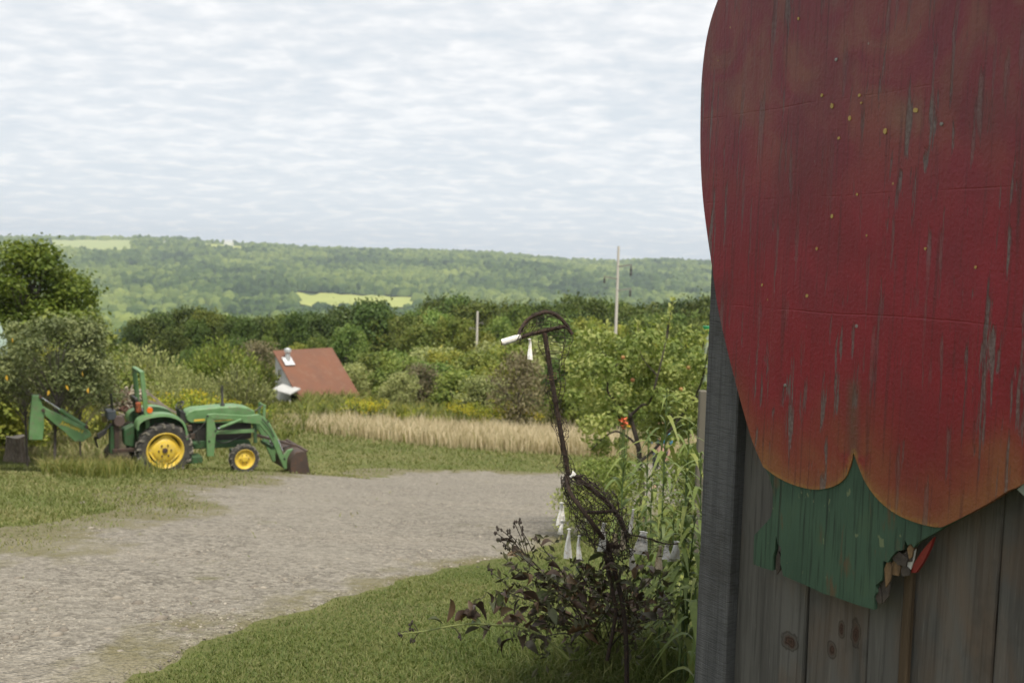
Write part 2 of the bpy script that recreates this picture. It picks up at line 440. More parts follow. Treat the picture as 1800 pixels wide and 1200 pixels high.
big = (vnoise(xx, yy*.6, 0.0045)-.5)*.5+(vnoise(xx+700, yy, 0.013)-.5)*.5+(rng.random(n)-.5)*.45+.46  # broad tint patches stand for tree kinds and, in the colour, cloud shadow
Rd = 6.5+rng.random(n)**2*9; H = 6+rng.random(n)**2*13
V, F, tt = puffs(np.stack([xx, yy, zt(xx, yy)+2], -1), Rd, H, big)
tag(link('far_woods', np_mesh('far_woods', V, F, mfw, tt, smooth=True)), 'continuous hazy green woodland covering the far hillside', 'woods', kind='stuff')

# ------------------------------------------------------------------ haze: one closed box of pale air
mh = bpy.data.materials.new('haze'); mh.use_nodes = True; t = mh.node_tree
t.nodes.remove(t.nodes['Principled BSDF'])
pv_ = t.nodes.new('ShaderNodeVolumePrincipled'); pv_.inputs['Density'].default_value = 0.00014
pv_.inputs['Color'].default_value = (0.80, 0.88, 0.97, 1); pv_.inputs['Anisotropy'].default_value = 0.2
t.links.new(pv_.outputs[0], t.nodes['Material Output'].inputs['Volume'])
mb = MB(); mb.box((0, 0, -60), (11000, 11000, 310)); hz = mb.obj('haze', mh)
tag(hz, 'pale thin air haze over the whole valley', 'haze', kind='stuff')

# ================================================================== THE BARN WALL AND THE FRUIT SIGN
# wall frame: s along the wall (0 at the corner, growing toward and past the camera), n out of the wall, z up
WA = R(33.3)
wdir = np.array([-math.sin(WA), math.cos(WA), 0]); sdirv = -wdir
nrmv = np.array([-math.cos(WA), -math.sin(WA), 0])
PW = 1.70                                    # distance from camera to the plane of the sign's face
SOFF = 0.062                                 # sign face stands this far off the boards
def wall_hit(px, py, off=0.0):
    """pixel -> (s, z) on the plane 'off' metres out of the boards"""
    d = ray(px, py); dist = PW+SOFF-off       # perpendicular distance
    t_ = dist/(-(d @ nrmv)); p = CAM+d*t_
    q = p-CAM
    return np.array([q @ sdirv, p[2]])
s_c = wall_hit(1236, 800, 0.022)[0]
S0 = s_c
org = CAM + sdirv*S0 - nrmv*(PW+SOFF); org[2] = 0
WM = Matrix(((sdirv[0], nrmv[0], 0, org[0]), (sdirv[1], nrmv[1], 0, org[1]), (0, 0, 1, 0), (0, 0, 0, 1)))
def wsz(px, py, off=0.0):
    q = wall_hit(px, py, off); return (q[0]-S0, q[1])

def plankmat(name, c1, c2, saw=False, warm=0.0, knots=()):
    m, t, b = newmat(name)
    oc = coords(t)
    oi = t.nodes.new('ShaderNodeObjectInfo')
    off = t.nodes.new('ShaderNodeCombineXYZ'); t.links.new(mth(t, 'MULTIPLY', oi.outputs['Random'], 37.0), off.inputs[0]); t.links.new(mth(t, 'MULTIPLY', oi.outputs['Random'], 11.0), off.inputs[2])
    va = t.nodes.new('ShaderNodeVectorMath'); t.links.new(oc, va.inputs[0]); t.links.new(off.outputs[0], va.inputs[1])
    v = va.outputs[0]
    g1 = noise(t, mapping(t, v, (90, 90, 2.2)), 1.0, 5, .65, .4)
    g2 = noise(t, mapping(t, v, (14, 14, .9)), 1.0, 4, .6, .6)
    g3 = noise(t, mapping(t, v, (300, 300, 9)), 1.0, 3, .6)
    big = noise(t, mapping(t, v, (5, 5, 2.2)), 1.0, 4, .6, .5)
    c = ramp(t, g2, [(0.3, c2), (0.62, c1)])
    c = mixc(t, ramp(t, g1, [(0.34, 0.5), (0.50, 0.0)]), c, tuple(x*.45 for x in c2))
    c = mixc(t, ramp(t, g3, [(0.58, 0.0), (0.75, 0.5)]), c, tuple(min(1, x*1.6) for x in c1))
    if warm:
        c = mixc(t, ramp(t, big, [(0.46, 0.0), (0.66, warm)]), c, (0.16, 0.085, 0.038))
    c = mixc(t, ramp(t, noise(t, mapping(t, v, (4, 4, 3)), 1.0, 5, .7), [(0.56, 0.0), (0.70, 0.55)]), c, (0.035, 0.030, 0.026))
    h = mth(t, 'ADD', g1, mth(t, 'MULTIPLY', g3, .5))
    for (ks, kz, ka, kb) in knots:
        kv = mapping(t, oc, (1/ka, 0, 1/kb), (0, 0, 0), (-ks/ka, 0, -kz/kb))
        nz = noise(t, mapping(t, oc, (40, 40, 40)), 1.0, 3)
        ln = t.nodes.new('ShaderNodeVectorMath'); ln.operation = 'LENGTH'; t.links.new(kv, ln.inputs[0])
        r_ = mth(t, 'ADD', ln.outputs['Value'], mth(t, 'MULTIPLY', mth(t, 'SUBTRACT', nz, .5), 1.3))
        c = mixc(t, ramp(t, r_, [(0.45, 0.95), (1.1, 0.0)]), c, ramp(t, mth(t, 'FRACT', mth(t, 'MULTIPLY', r_, 3.0)), [(0.0, (0.022, 0.013, 0.010)), (1.0, (0.070, 0.036, 0.024))]))
        c = mixc(t, ramp(t, mth(t, 'ABSOLUTE', mth(t, 'SUBTRACT', r_, 1.0)), [(0.04, .6), (0.2, 0.0)]), c, (0.024, 0.016, 0.012))
    if saw:
        sv = mapping(t, v, (60, 60, 230), (0, R(24), 0))
        sw = noise(t, mapping(t, v, (30, 30, 420), (0, R(26), 0)), 1.0, 2, .5)
        c = mixc(t, ramp(t, sw, [(0.35, 0.4), (0.5, 0.0)]), c, tuple(x*.45 for x in c2))
        h = mth(t, 'ADD', h, sw)
    t.links.new(c, b.inputs['Base Color']); b.inputs['Roughness'].default_value = .85; b.inputs['Specular IOR Level'].default_value = .25
    bump(t, b, h, .55, .006)
    return m
knot_px = [(1391, 1126, .024, .020), (1462, 1142, .012, .017), (1503, 1112, .012, .028), (1478, 1106, .008, .02)]
knots = []
for kx, ky, ka, kb in knot_px:
    q = wsz(kx, ky, 0.0); knots.append((q[0], q[1], ka, kb))
m_plank = plankmat('weathered_plank', (0.112, 0.106, 0.099), (0.062, 0.058, 0.054), warm=.38, knots=knots)
m_corner = plankmat('sawn_corner_board', (0.105, 0.105, 0.109), (0.068, 0.069, 0.073), saw=True)
m_batten = plankmat('warm_batten', (0.085, 0.058, 0.036), (0.055, 0.038, 0.024))
HW = 2.7
barn = thing('barn', 'weathered grey board barn with the big painted fruit sign on it', 'barn', (0, 0, 0))
barn.matrix_world = WM
def wall_plank(s0, s1, n0, n1, z0, z1, mat, name='plank', seed=0):
    """a sawn plank with slightly wavy edges"""
    r_ = np.random.default_rng(seed); k = 12
    mb = MB(); V = []
    for i in range(k+1):
        z = z0+(z1-z0)*i/k
        e0, e1 = (r_.random(2)-.5)*.004
        e = .003
        V += [(s0+e0, n0, z), (s1+e1, n0, z), (s1+e1, n1-e, z), (s1+e1-e, n1, z), (s0+e0+e, n1, z), (s0+e0, n1-e, z)]
    F = [(i*6+j, i*6+(j+1) % 6, (i+1)*6+(j+1) % 6, (i+1)*6+j) for i in range(k) for j in range(6)]
    F += [tuple(range(6)), tuple(k*6+j for j in range(5, -1, -1))]
    mb.add(V, F); return mb.obj(name, mat, barn)
edges = [1226, 1279.5, 1369, 1415, 1524, 1583]
seam = [wsz(x, 1150, 0.0)[0] for x in (1279, 1369, 1415, 1524, 1584, 1748)]
wall_plank(0.0, wsz(1278, 1150, 0.022)[0]-.004, -0.02, 0.022, -.3, HW, m_corner, 'corner_board', 1)
ps = [seam[0]-.03]+seam[1:]
while ps[-1] < 5.2: ps.append(ps[-1]+float(rng.uniform(.15, .24)))
for i in range(len(ps)-1):
    n1 = [-.004, .004, -.002, .003, 0, .005][i % 6]-.004*(i == 0)*2
    wall_plank(ps[i]+.0015, ps[i+1]-.0015, n1-.024, n1, -.3, HW, m_plank, 'plank', 10+i)
bx0 = wsz(1583, 1150, .012)[0]
wall_plank(bx0, bx0+.020, .007, .019, -.3, HW, m_batten, 'batten', 77)
# the end wall round the corner, back walls and the roof
BD = 4.2
for i in range(22):
    n0 = -.022-i*.19; mb = MB(); mb.box((.012, n0-.094, HW/2-.15), (.024, .186, HW+.3)); mb.obj('plank', m_plank, barn)
mb = MB(); mb.box((2.6, -BD, HW/2-.15), (5.2, .03, HW+.3)); mb.obj('back_wall', m_plank, barn)
mb = MB(); mb.box((5.19, -BD/2-.01, HW/2-.15), (.03, BD-.06, HW+.3)); mb.obj('end_wall', m_plank, barn)
m_roof = simple('dull_roof_metal', (.17, .16, .155), (.10, .075, .06), .55, 4, .4)
mb = MB()
for sgn in (-1, 1):
    a = (-.12, -BD/2, HW+.40); e = (-.12, -BD/2+sgn*(BD/2+.16), HW-.02)
    V = [a, (5.35, a[1], a[2]), (5.35, e[1], e[2]), e]
    V += [(p[0], p[1], p[2]+.04) for p in V]
    mb.add(V, [(0, 1, 2, 3), (4, 7, 6, 5), (0, 4, 5, 1), (1, 5, 6, 2), (2, 6, 7, 3), (3, 7, 4, 0)])
mb.obj('roof', m_roof, barn)
for s_ in (.012, 5.19):
    mb = MB(); mb.add([(s_-.01, -BD, HW), (s_-.01, 0, HW), (s_-.01, -BD/2, HW+.35), (s_+.01, -BD, HW), (s_+.01, 0, HW), (s_+.01, -BD/2, HW+.35)], [(0, 1, 2), (5, 4, 3), (0, 3, 4, 1), (1, 4, 5, 2), (2, 5, 3, 0)]); mb.obj('gable', m_plank, barn)

# ---- the sign
LEFT = [(1262, 0), (1250, 35), (1240, 80), (1233, 140), (1231, 200), (1232, 280), (1236, 350), (1243, 410), (1252, 470), (1262, 540), (1275, 600), (1290, 660), (1306, 720), (1322, 775), (1341, 820)]
LOBE = [(1341, 820), (1365, 838), (1395, 852), (1430, 860), (1460, 856), (1482, 843), (1493, 822), (1500, 795), (1508, 818), (1522, 850), (1545, 880), (1575, 903), (1610, 918), (1645, 926), (1662, 923), (1700, 904), (1740, 882), (1770, 863), (1786, 857)]
RIGHT = [(1830, 830), (1900, 775), (1990, 660), (2060, 500), (2100, 300), (2095, 100), (2040, -80), (1930, -190), (1800, -240), (1680, -235), (1590, -205), (1510, -225), (1430, -205), (1350, -150), (1290, -75)]
def spline(P, k=5):
    P = [np.array(p, float) for p in P]; out = []
    for i in range(len(P)-1):
        p0, p1, p2, p3 = P[max(i-1, 0)], P[i], P[i+1], P[min(i+2, len(P)-1)]
        for j in range(k):
            u = j/k; out.append(.5*((2*p1)+(-p0+p2)*u+(2*p0-5*p1+4*p2-p3)*u*u+(-p0+3*p1-3*p2+p3)*u**3))
    out.append(P[-1]); return out
lobe_a = spline(LOBE[:8], 4); lobe_b = spline(LOBE[7:], 4)
outl = spline(LEFT, 4)[:-1]+lobe_a[:-1]+lobe_b[:-1]+spline([LOBE[-1]]+RIGHT+[LEFT[0]], 4)[:-1]
poly = np.array([wsz(p[0], p[1], SOFF) for p in outl])
lobe_sz = np.array([wsz(p[0], p[1], SOFF) for p in lobe_a+lobe_b])
left_sz = np.array([wsz(p[0], p[1], SOFF) for p in spline(LEFT, 4)])
zmid = wsz(1400, 450, SOFF)[1]
cleft = np.array([wsz(1500, y, SOFF) for y in (795, 760, 720, 680)])
def pdist(Q, C):
    d = np.full(len(Q), 1e9)
    for i in range(len(C)-1):
        a, e = C[i], C[i+1]-C[i]
        tt_ = np.clip(((Q-a) @ e)/(e @ e+1e-12), 0, 1)
        d = np.minimum(d, np.linalg.norm(Q-a-tt_[:, None]*e, axis=1))
    return d
def inside(Q, P):
    ins = np.zeros(len(Q), bool); n_ = len(P)
    for i in range(n_):
        a, b_ = P[i], P[(i+1) % n_]
        ins ^= ((a[1] > Q[:, 1]) != (b_[1] > Q[:, 1])) & (Q[:, 0] < (b_[0]-a[0])*(Q[:, 1]-a[1])/(b_[1]-a[1]+1e-12)+a[0])
    return ins
def panel(name, P, mat, parent, n0, n1, step=.012, wav=0.0015):
    """flat sawn panel: triangulated face, thickness n0..n1"""
    mn, mx = P.min(0), P.max(0)
    gx, gz = np.meshgrid(np.arange(mn[0], mx[0], step), np.arange(mn[1], mx[1], step))
    Q = np.stack([gx.ravel(), gz.ravel()], 1)+(rng.random((gx.size, 2))-.5)*step*.4
    Q = Q[inside(Q, P)]; Q = Q[pdist(Q, np.vstack([P, P[:1]])) > step*.55]
    pts = [Vector(p) for p in np.vstack([P, Q])]; n_ = len(P)
    vo_, eo, fo, *_ = delaunay_2d_cdt(pts, [], [list(range(n_))], 1, 1e-7)
    V2 = np.array([tuple(p) for p in vo_])
    f = np.array([tuple(q) for q in fo])
    nv = len(V2); wv = wav*(vnoise(V2[:, 0]+3, V2[:, 1], 6)-.5)*2
    Vf = np.stack([V2[:, 0], n1+wv, V2[:, 1]], 1); Vb = np.stack([V2[:, 0], np.full(nv, n0), V2[:, 1]], 1)
    # boundary edges
    e = {}
    for q in f:
        for a, b_ in ((q[0], q[1]), (q[1], q[2]), (q[2], q[0])):
            if (b_, a) in e: del e[(b_, a)]
            else: e[(a, b_)] = 1
    faces = [tuple(q) for q in f]+[tuple(q[::-1]+nv) for q in f]+[(b_, a, a+nv, b_+nv) for a, b_ in e]
    me = bpy.data.meshes.new(name); me.from_pydata(np.vstack([Vf, Vb]).tolist(), [], faces)
    import bmesh
    bm = bmesh.new(); bm.from_mesh(me); bmesh.ops.recalc_face_normals(bm, faces=bm.faces); bm.to_mesh(me); bm.free()
    me.materials.append(mat)
    return link(name, me, parent), np.vstack([V2, V2])
# paint of the fruit: red with dusty faded zones, orange lobes, thin yellow outline, flecks and weather checks
mfr, t, b = newmat('faded_red_paint')
oc = coords(t)
def attr(nm):
    a_ = t.nodes.new('ShaderNodeAttribute'); a_.attribute_name = nm; return a_.outputs['Fac']
v = oc
g1 = noise(t, mapping(t, v, (38, 38, 1.3)), 1.0, 5, .62, .3)
g2 = noise(t, mapping(t, v, (6, 6, 3.5)), 1.0, 5, .6, .4)
g3 = noise(t, mapping(t, v, (2.6, 2.6, 2.0)), 1.0, 4, .55, .6)
gf = noise(t, mapping(t, v, (160, 160, 120)), 1.0, 4, .6)
red = ramp(t, g2, [(0.3, (0.140, 0.005, 0.010)), (0.55, (0.188, 0.006, 0.014)), (0.75, (0.12, 0.005, 0.011))])
g4 = noise(t, mapping(t, v, (7, 7, 4.5), (0, 0, 0), (2, 0, 7)), 1.0, 6, .62, 1.2)
dust = mth(t, 'MULTIPLY', attr('dusty'), ramp(t, g4, [(0.36, 0.12), (0.45, .6), (0.54, 1.0)]))
red = mixc(t, dust, red, ramp(t, g2, [(0.35, (0.13, 0.048, 0.040)), (0.65, (0.20, 0.098, 0.055))]))
red = mixc(t, mth(t, 'MULTIPLY', attr('pink'), ramp(t, g4, [(0.35, .9), (.6, .1)])), red, (0.145, 0.018, 0.030))
ora = mth(t, 'MULTIPLY', attr('orange'), ramp(t, g2, [(0.25, .75), (0.6, 1.0)]))
orc = ramp(t, attr('orange'), [(0.0, (0.15, 0.02, 0.014)), (0.55, (0.165, 0.042, 0.018)), (1.0, (0.185, 0.070, 0.024))])
c = mixc(t, ora, red, orc)
c = mixc(t, mth(t, 'MULTIPLY', attr('cleft'), .75), c, (0.075, 0.055, 0.032))
c = mixc(t, mth(t, 'MULTIPLY', attr('rim'), ramp(t, gf, [(0.35, .2), (.6, .9)])), c, (0.24, 0.13, 0.03))
# long vertical checks where paint has lifted off grey ply
chk = ramp(t, noise(t, mapping(t, v, (75, 75, 5.2)), 1.0, 4, .6, .25), [(0.58, 0.0), (0.62, 1.0)])
zone = ramp(t, noise(t, mapping(t, v, (5, 5, 2.0)), 1.0, 3), [(0.38, 0.0), (0.60, 1.0)])
chk = mth(t, 'MULTIPLY', chk, zone)
c = mixc(t, mth(t, 'MULTIPLY', chk, .85), c, ramp(t, gf, [(0.3, (0.055, 0.04, 0.04)), (.7, (0.15, 0.135, 0.125))]))
c = mixc(t, ramp(t, g1, [(0.29, .45), (0.39, 0.0)]), c, (0.045, 0.010, 0.011))
fib = noise(t, mapping(t, v, (150, 150, 3.0)), 1.0, 4, .6, .1)
c = mixc(t, ramp(t, fib, [(0.33, .5), (0.43, 0.0)]), c, (0.05, 0.012, 0.012))
c = mixc(t, mth(t, 'MULTIPLY', ramp(t, fib, [(0.60, 0.0), (0.72, .35)]), zone), c, (0.17, 0.06, 0.045))
bl = noise(t, mapping(t, v, (3.2, 3.2, 2.2), (0, 0, 0), (5, 0, 3)), 1.0, 5, .6, .5)
c = mixc(t, ramp(t, bl, [(0.52, 0.0), (0.70, .5)]), c, (0.085, 0.012, 0.015))
vf = t.nodes.new('ShaderNodeTexVoronoi'); vf.inputs['Scale'].default_value = 21; t.links.new(mapping(t, v, (1.25, 0.0, 0.9)), vf.inputs['Vector'])
sc = t.nodes.new('ShaderNodeSeparateColor'); t.links.new(vf.outputs['Color'], sc.inputs[0])
flk = mth(t, 'MULTIPLY', ramp(t, vf.outputs['Distance'], [(0.04, 1.0), (0.06, 0.0)]), ramp(t, sc.outputs[0], [(0.8, 0.0), (0.81, .8)]))
c = mixc(t, flk, c, ramp(t, sc.outputs[1], [(0.3, (0.34, 0.23, 0.07)), (0.7, (0.20, 0.17, 0.15))]))
t.links.new(c, b.inputs['Base Color']); b.inputs['Roughness'].default_value = .42; b.inputs['Specular IOR Level'].default_value = .42
sz_ = t.nodes.new('ShaderNodeSeparateXYZ'); t.links.new(oc, sz_.inputs[0])
hgt = mth(t, 'ADD', mth(t, 'ADD', mth(t, 'MULTIPLY', gf, .3), mth(t, 'MULTIPLY', noise(t, mapping(t, v, (60, 60, 22)), 1.0, 3, .6, .5), .2)), mth(t, 'MULTIPLY', g1, .55))
hgt = mth(t, 'SUBTRACT', hgt, mth(t, 'MULTIPLY', chk, 1.1))
for py_ in (178, 345, 548):
    z_ = wsz(1450, py_, SOFF)[1]
    dl = mth(t, 'ABSOLUTE', mth(t, 'SUBTRACT', mth(t, 'ADD', sz_.outputs[2], mth(t, 'MULTIPLY', g3, .02)), z_+.010))
    hgt = mth(t, 'SUBTRACT', hgt, mth(t, 'MULTIPLY', ramp(t, mth(t, 'MULTIPLY', dl, 100.0), [(0.08, .16), (0.22, 0.0)]), ramp(t, g2, [(0.42, 0.0), (0.6, 1.0)])))
bump(t, b, hgt, .6, .007)
sign = thing('fruit_sign', 'large faded red painted wooden fruit cutout hung on the barn wall', 'sign', (0, 0, 0)); sign.matrix_world = WM
fp, Q = panel('fruit_panel', poly, mfr, sign, SOFF-.016, SOFF, .011)
dl = pdist(Q, lobe_sz); dleft = pdist(Q, left_sz); dc = pdist(Q, cleft)
zq = Q[:, 1]; zb = wsz(1500, 700, SOFF)[1]; zt_ = wsz(1400, 60, SOFF)[1]
nz = vnoise(Q[:, 0], Q[:, 1], 14)*.6+vnoise(Q[:, 0]+4, Q[:, 1], 40)*.4
ora = np.clip(1.12-(dl+(nz-.5)*.08)/.165, 0, 1)**1.3*sstep(0.0, .06, dc+(zq > cleft[0][1])*0.02)
ora = np.maximum(ora, np.clip(1.0-(dleft+(nz-.5)*.04)/.075, 0, 1)*.75*sstep(wsz(1260, 560, SOFF)[1], wsz(1320, 720, SOFF)[1], zq))
ora = ora*(1-sstep(wsz(1400, 700, SOFF)[1], wsz(1400, 560, SOFF)[1], zq))
cl_ = np.clip(1-np.abs(dc)/.022, 0, 1)
rim = np.clip(1-dl/.0035, 0, 1)*(Q[:, 0] < wsz(1650, 920, SOFF)[0])
dst = sstep(wsz(1400, 430, SOFF)[1], wsz(1400, 110, SOFF)[1], zq)*1.0
cc = wsz(1600, 200, SOFF); dst = np.maximum(dst*.75, np.exp(-((Q[:, 0]-cc[0])/.09)**2-((Q[:, 1]-cc[1])/.06)**2))
edge = np.clip(1-dleft/.05, 0, 1)*sstep(wsz(1260, 420, SOFF)[1], wsz(1260, 250, SOFF)[1], zq); dst = np.clip(np.maximum(dst, edge), 0, 1)
pk = sstep(wsz(1400, 520, SOFF)[1], wsz(1400, 120, SOFF)[1], zq)
for nm, val in (('orange', ora), ('cleft', cl_), ('rim', rim), ('dusty', dst), ('pink', pk)):
    a_ = fp.data.attributes.new(nm, 'FLOAT', 'POINT'); a_.data.foreach_set('value', np.ascontiguousarray(val, np.float32))
mgn, t, b = newmat('flaking_green_paint')
v = coords(t)
g1 = noise(t, mapping(t, v, (140, 140, 4.0)), 1.0, 5, .62, .2); g2 = noise(t, mapping(t, v, (8, 8, 5)), 1.0, 5, .6); g3 = noise(t, mapping(t, v, (30, 30, 6)), 1.0, 4, .6, .3)
c = ramp(t, g2, [(0.3, (0.030, 0.060, 0.040)), (0.6, (0.042, 0.080, 0.052)), (0.8, (0.052, 0.080, 0.042))])
c = mixc(t, ramp(t, g1, [(0.36, .9), (0.48, 0.0)]), c, (0.016, 0.028, 0.020))
c = mixc(t, ramp(t, g3, [(0.60, 0.0), (0.68, .85)]), c, (0.085, 0.055, 0.03))
c = mixc(t, ramp(t, noise(t, mapping(t, v, (50, 50, 25)), 1.0, 3), [(0.66, 0.0), (0.70, .7)]), c, (0.15, 0.17, 0.09))
t.links.new(c, b.inputs['Base Color']); b.inputs['Roughness'].default_value = .6; b.inputs['Specular IOR Level'].default_value = .25
bump(t, b, mth(t, 'ADD', g1, g3), .6, .005)
GREEN = [(1341, 816), (1351, 834), (1358, 860), (1358, 892), (1355, 908), (1347, 918), (1326, 940), (1325, 966), (1324, 991), (1340, 997), (1357, 1002), (1358, 980), (1362, 966), (1364, 940), (1367, 955), (1373, 962), (1372, 990), (1377, 1011), (1398, 1020), (1421, 1030), (1446, 1042), (1472, 1050), (1505, 1062), (1536, 1071), (1536, 1048), (1541, 1040), (1539, 1028), (1549, 1020), (1551, 1006), (1552, 985), (1561, 988), (1567, 978), (1576, 968), (1588, 966), (1591, 948), (1595, 958), (1602, 955), (1606, 962), (1613, 953), (1640, 938), (1662, 925), (1700, 905), (1680, 840), (1640, 760), (1500, 690), (1380, 760)]
gpoly = np.array([wsz(p[0], p[1], SOFF-.004) for p in GREEN])
# stay inside the fruit outline above the lobes
gp, _ = panel('leaf_panel', gpoly, mgn, sign, SOFF-.0155, SOFF-.004, .02, .0008)
g2p = np.array([wsz(p[0], p[1], SOFF-.004) for p in [(1788, 860), (1798, 850), (1850, 815), (1900, 840), (1880, 900), (1820, 890)]])
mpg = simple('pale_green_paint', (.16, .18, .15), (.10, .12, .09), .6, 14)
o, _ = panel('leaf_panel', g2p, mpg, sign, SOFF-.0155, SOFF-.004, .03, 0); tag(o, 'pale grey-green tip of a second painted leaf')
# torn ply at the green leaf's broken edge
mply = simple('torn_plywood', (.20, .12, .055), (.045, .03, .02), .9, 60, bmp=.5, stretch=(1, 1, .3))
mpd = simple('rotten_plywood', (.035, .028, .024), (.07, .055, .045), .95, 70, bmp=.5)
def chip(px, py, w_, h_, off, mat, tilt=0, th=.004):
    s_, z_ = wsz(px, py, off); k = 5; r_ = np.random.default_rng(int(px*7+py))
    P = [(w_*.55*math.cos(a+.6)*(.45+.8*r_.random()), h_*.62*math.sin(a+.6)*(.45+.8*r_.random())) for a in np.linspace(0, 2*math.pi, k, endpoint=False)]
    c_, sn = math.cos(tilt), math.sin(tilt)
    mb = MB(); mb.prism([(s_+x*c_-z*sn, z_+x*sn+z*c_) for x, z in P], off-th, off); return mb.obj('splinter', mat, sign)
for a_ in [(1562, 1002, .022, .050, SOFF-.008, mply), (1558, 1030, .026, .05, SOFF-.012, mpd), (1582, 985, .03, .026, SOFF-.009, mpd), (1574, 1000, .026, .028, SOFF-.012, mply), (1598, 978, .024, .03, SOFF-.013, mpd), (1600, 966, .012, .03, SOFF-.007, mply), (1545, 1052, .016, .034, SOFF-.010, mpd), (1368, 985, .014, .045, SOFF-.009, mpd), (1590, 1003, .03, .022, SOFF-.013, mpd)]:
    chip(*a_)
mrs = simple('old_red_gloss', (.20, .012, .010), (.14, .010, .009), .45, 12)
rp = np.array([wsz(p[0], p[1], SOFF-.018) for p in [(1600, 1006), (1606, 990), (1622, 966), (1641, 944), (1636, 960), (1624, 985), (1610, 1006)]])
mb = MB(); mb.prism([tuple(p) for p in rp], SOFF-.026, SOFF-.018); tag(mb.obj('backing_strip', mrs, sign), 'glossy red strip showing behind the broken green leaf')
mw = simple('old_white_paint', (.5, .49, .47), (.3, .29, .27), .6, 30)
wp = np.array([wsz(p[0], p[1], SOFF-.015) for p in [(1584, 1006), (1590, 992), (1604, 972), (1610, 964), (1606, 985), (1598, 1008)]])
mb = MB(); mb.prism([tuple(p) for p in wp], SOFF-.0175, SOFF-.0150); mb.obj('splinter', mw, sign)
# screw heads holding the sign
msc = simple('dull_screw', (.25, .24, .23), (.12, .09, .07), .5, 40, .6)
for px, py in ((1506, 573), (1380, 677), (1655, 218), (1470, 105)):
    s_, z_ = wsz(px, py, SOFF); mb = MB(); mb.lathe([(SOFF-.002, .0001), (SOFF-.002, .004), (SOFF+.0012, .0035), (SOFF+.0014, .0001)], 10, 'y', (s_, 0, z_)); mb.obj('screw', msc, sign)
m_fl = simple('yellow_paint_fleck', (.38, .27, .08), (.30, .20, .05), .6, 40)
for px, py, r_ in ((1445, 168, .0028), (1463, 186, .0042), (1494, 208, .0036), (1556, 231, .0042), (1475, 243, .003), (1610, 194, .0045), (1511, 168, .0026), (1514, 181, .0018), (1463, 380, .0034), (1507, 342, .0022), (1404, 33, .0026), (1436, 437, .0028), (1340, 501, .0024), (1419, 520, .0034), (1627, 437, .0022), (1715, 470, .002), (1524, 414, .002)):
    s_, z_ = wsz(px, py, SOFF); mb = MB(); k = 9; mb.prism([(s_+r_*(.7+.5*hash2(np.float64(px), np.float64(j)))*math.cos(j*6.283/k), z_+1.3*r_*(.7+.5*hash2(np.float64(py), np.float64(j)))*math.sin(j*6.283/k)) for j in range(k)], SOFF-.002, SOFF+.0018); mb.obj('paint_fleck', m_fl, sign)
# two spacer blocks carry the sign off the boards
for px, py in ((1420, 200), (1420, 640), (1700, 250), (1700, 640)):
    s_, z_ = wsz(px, py, 0); mb = MB(); mb.box((s_, (.006+SOFF-.016)/2+.001, z_), (.06, SOFF-.016-.008, .09)); mb.obj('spacer', m_plank, sign)

# ================================================================== THE REBAR BIRD
DS = 3.8
m_rebar = simple('rusty_rebar', (.055, .036, .026), (.022, .017, .015), .8, 60, .2, bmp=.4, dirt=(.10, .048, .024))
m_wire = simple('rusty_wire', (.045, .028, .018), (.024, .017, .013), .7, 120, .3)
m_cloth = simple('weathered_white_cloth', (.84, .83, .81), (.74, .72, .68), .9, 26, bmp=.3, dirt=(.62, .55, .44))
m_cloth2 = simple('stained_cream_cloth', (.70, .62, .48), (.55, .44, .30), .9, 30, bmp=.3, dirt=(.24, .15, .08))
base = hit(1102, 1192)
bird = thing('bird_sculpture', 'rusty long-necked bird made of bent rebar and chicken wire', 'sculpture', tuple(base))
BO = np.array(base)
def bp(px, py, dz=0.0): return at(px, py, DS+dz)-BO
def smoothpts(P, k=6):
    P = [np.array(p, float) for p in P]; return spline(P, k)
def rebar(name, P, r=.0105, ribs=True):
    r = r*.86
    S = smoothpts(P, 10)
    # resample at rib pitch
    seg = np.linalg.norm(np.diff(np.array(S), axis=0), axis=1); cum = np.concatenate([[0], np.cumsum(seg)])
    n_ = int(cum[-1]/.006)+2; u = np.linspace(0, cum[-1], n_); S = np.array(S)
    Q_ = np.stack([np.interp(u, cum, S[:, i]) for i in range(3)], 1)
    rr = [r*(1.13 if (ribs and i % 2) else .96) for i in range(n_)]
    mb = MB(); mb.tube(Q_, rr, 8); return mb.obj(name, m_rebar, bird, smooth=True)
rebar('neck', [bp(957, 584), bp(964, 628), bp(972, 680), bp(985, 755), bp(999, 834)])
rebar('head_bar', [bp(903, 596.5, -.02), bp(950, 583), bp(996, 573, .03)], .0088)
rebar('crest', [bp(911, 590, -.02), bp(924, 566), bp(944, 553), bp(965, 549, .01), bp(985, 559, .02), bp(999, 577, .03), bp(1006, 588, .03)], .0088, False)
mb = MB(); mb.tube([bp(882.5, 602, -.05), bp(884, 601.5, -.05), bp(905, 595, -.03), bp(914, 592, -.02)], [.0125, .0135, .0128, .011], 10)
o = mb.obj('beak', m_cloth, bird, smooth=True); tag(o, 'white tape wrapped round the beak tip')
mb = MB(); mb.lathe([(0, .0125), (-.003, .0095), (.012, .008), (.02, .0001)], 10, 'x', (0, 0, 0)); q = bp(882.3, 602.2, -.05)
o2 = mb.obj('beak_hole', simple('beak_end', (.25, .17, .08), (.06, .035, .02), .8, 90), bird); o2.location = q
rebar('body_bar', [bp(997, 833), bp(1001, 863, -.05), bp(1025, 898, -.09), bp(1051, 932, -.08), bp(1066, 956, -.02)], .0095)
rebar('body_bar', [bp(1000, 834), bp(1016, 841, .02), bp(1047, 865, .04), bp(1077, 893, .06), bp(1094, 921, .06), bp(1099, 944, .05), bp(1088, 960, .03), bp(1068, 956)], .0105)
rebar('cross_bar', [bp(1025, 899, -.09), bp(1050, 900, -.02), bp(1078, 898, .06)], .008, False)
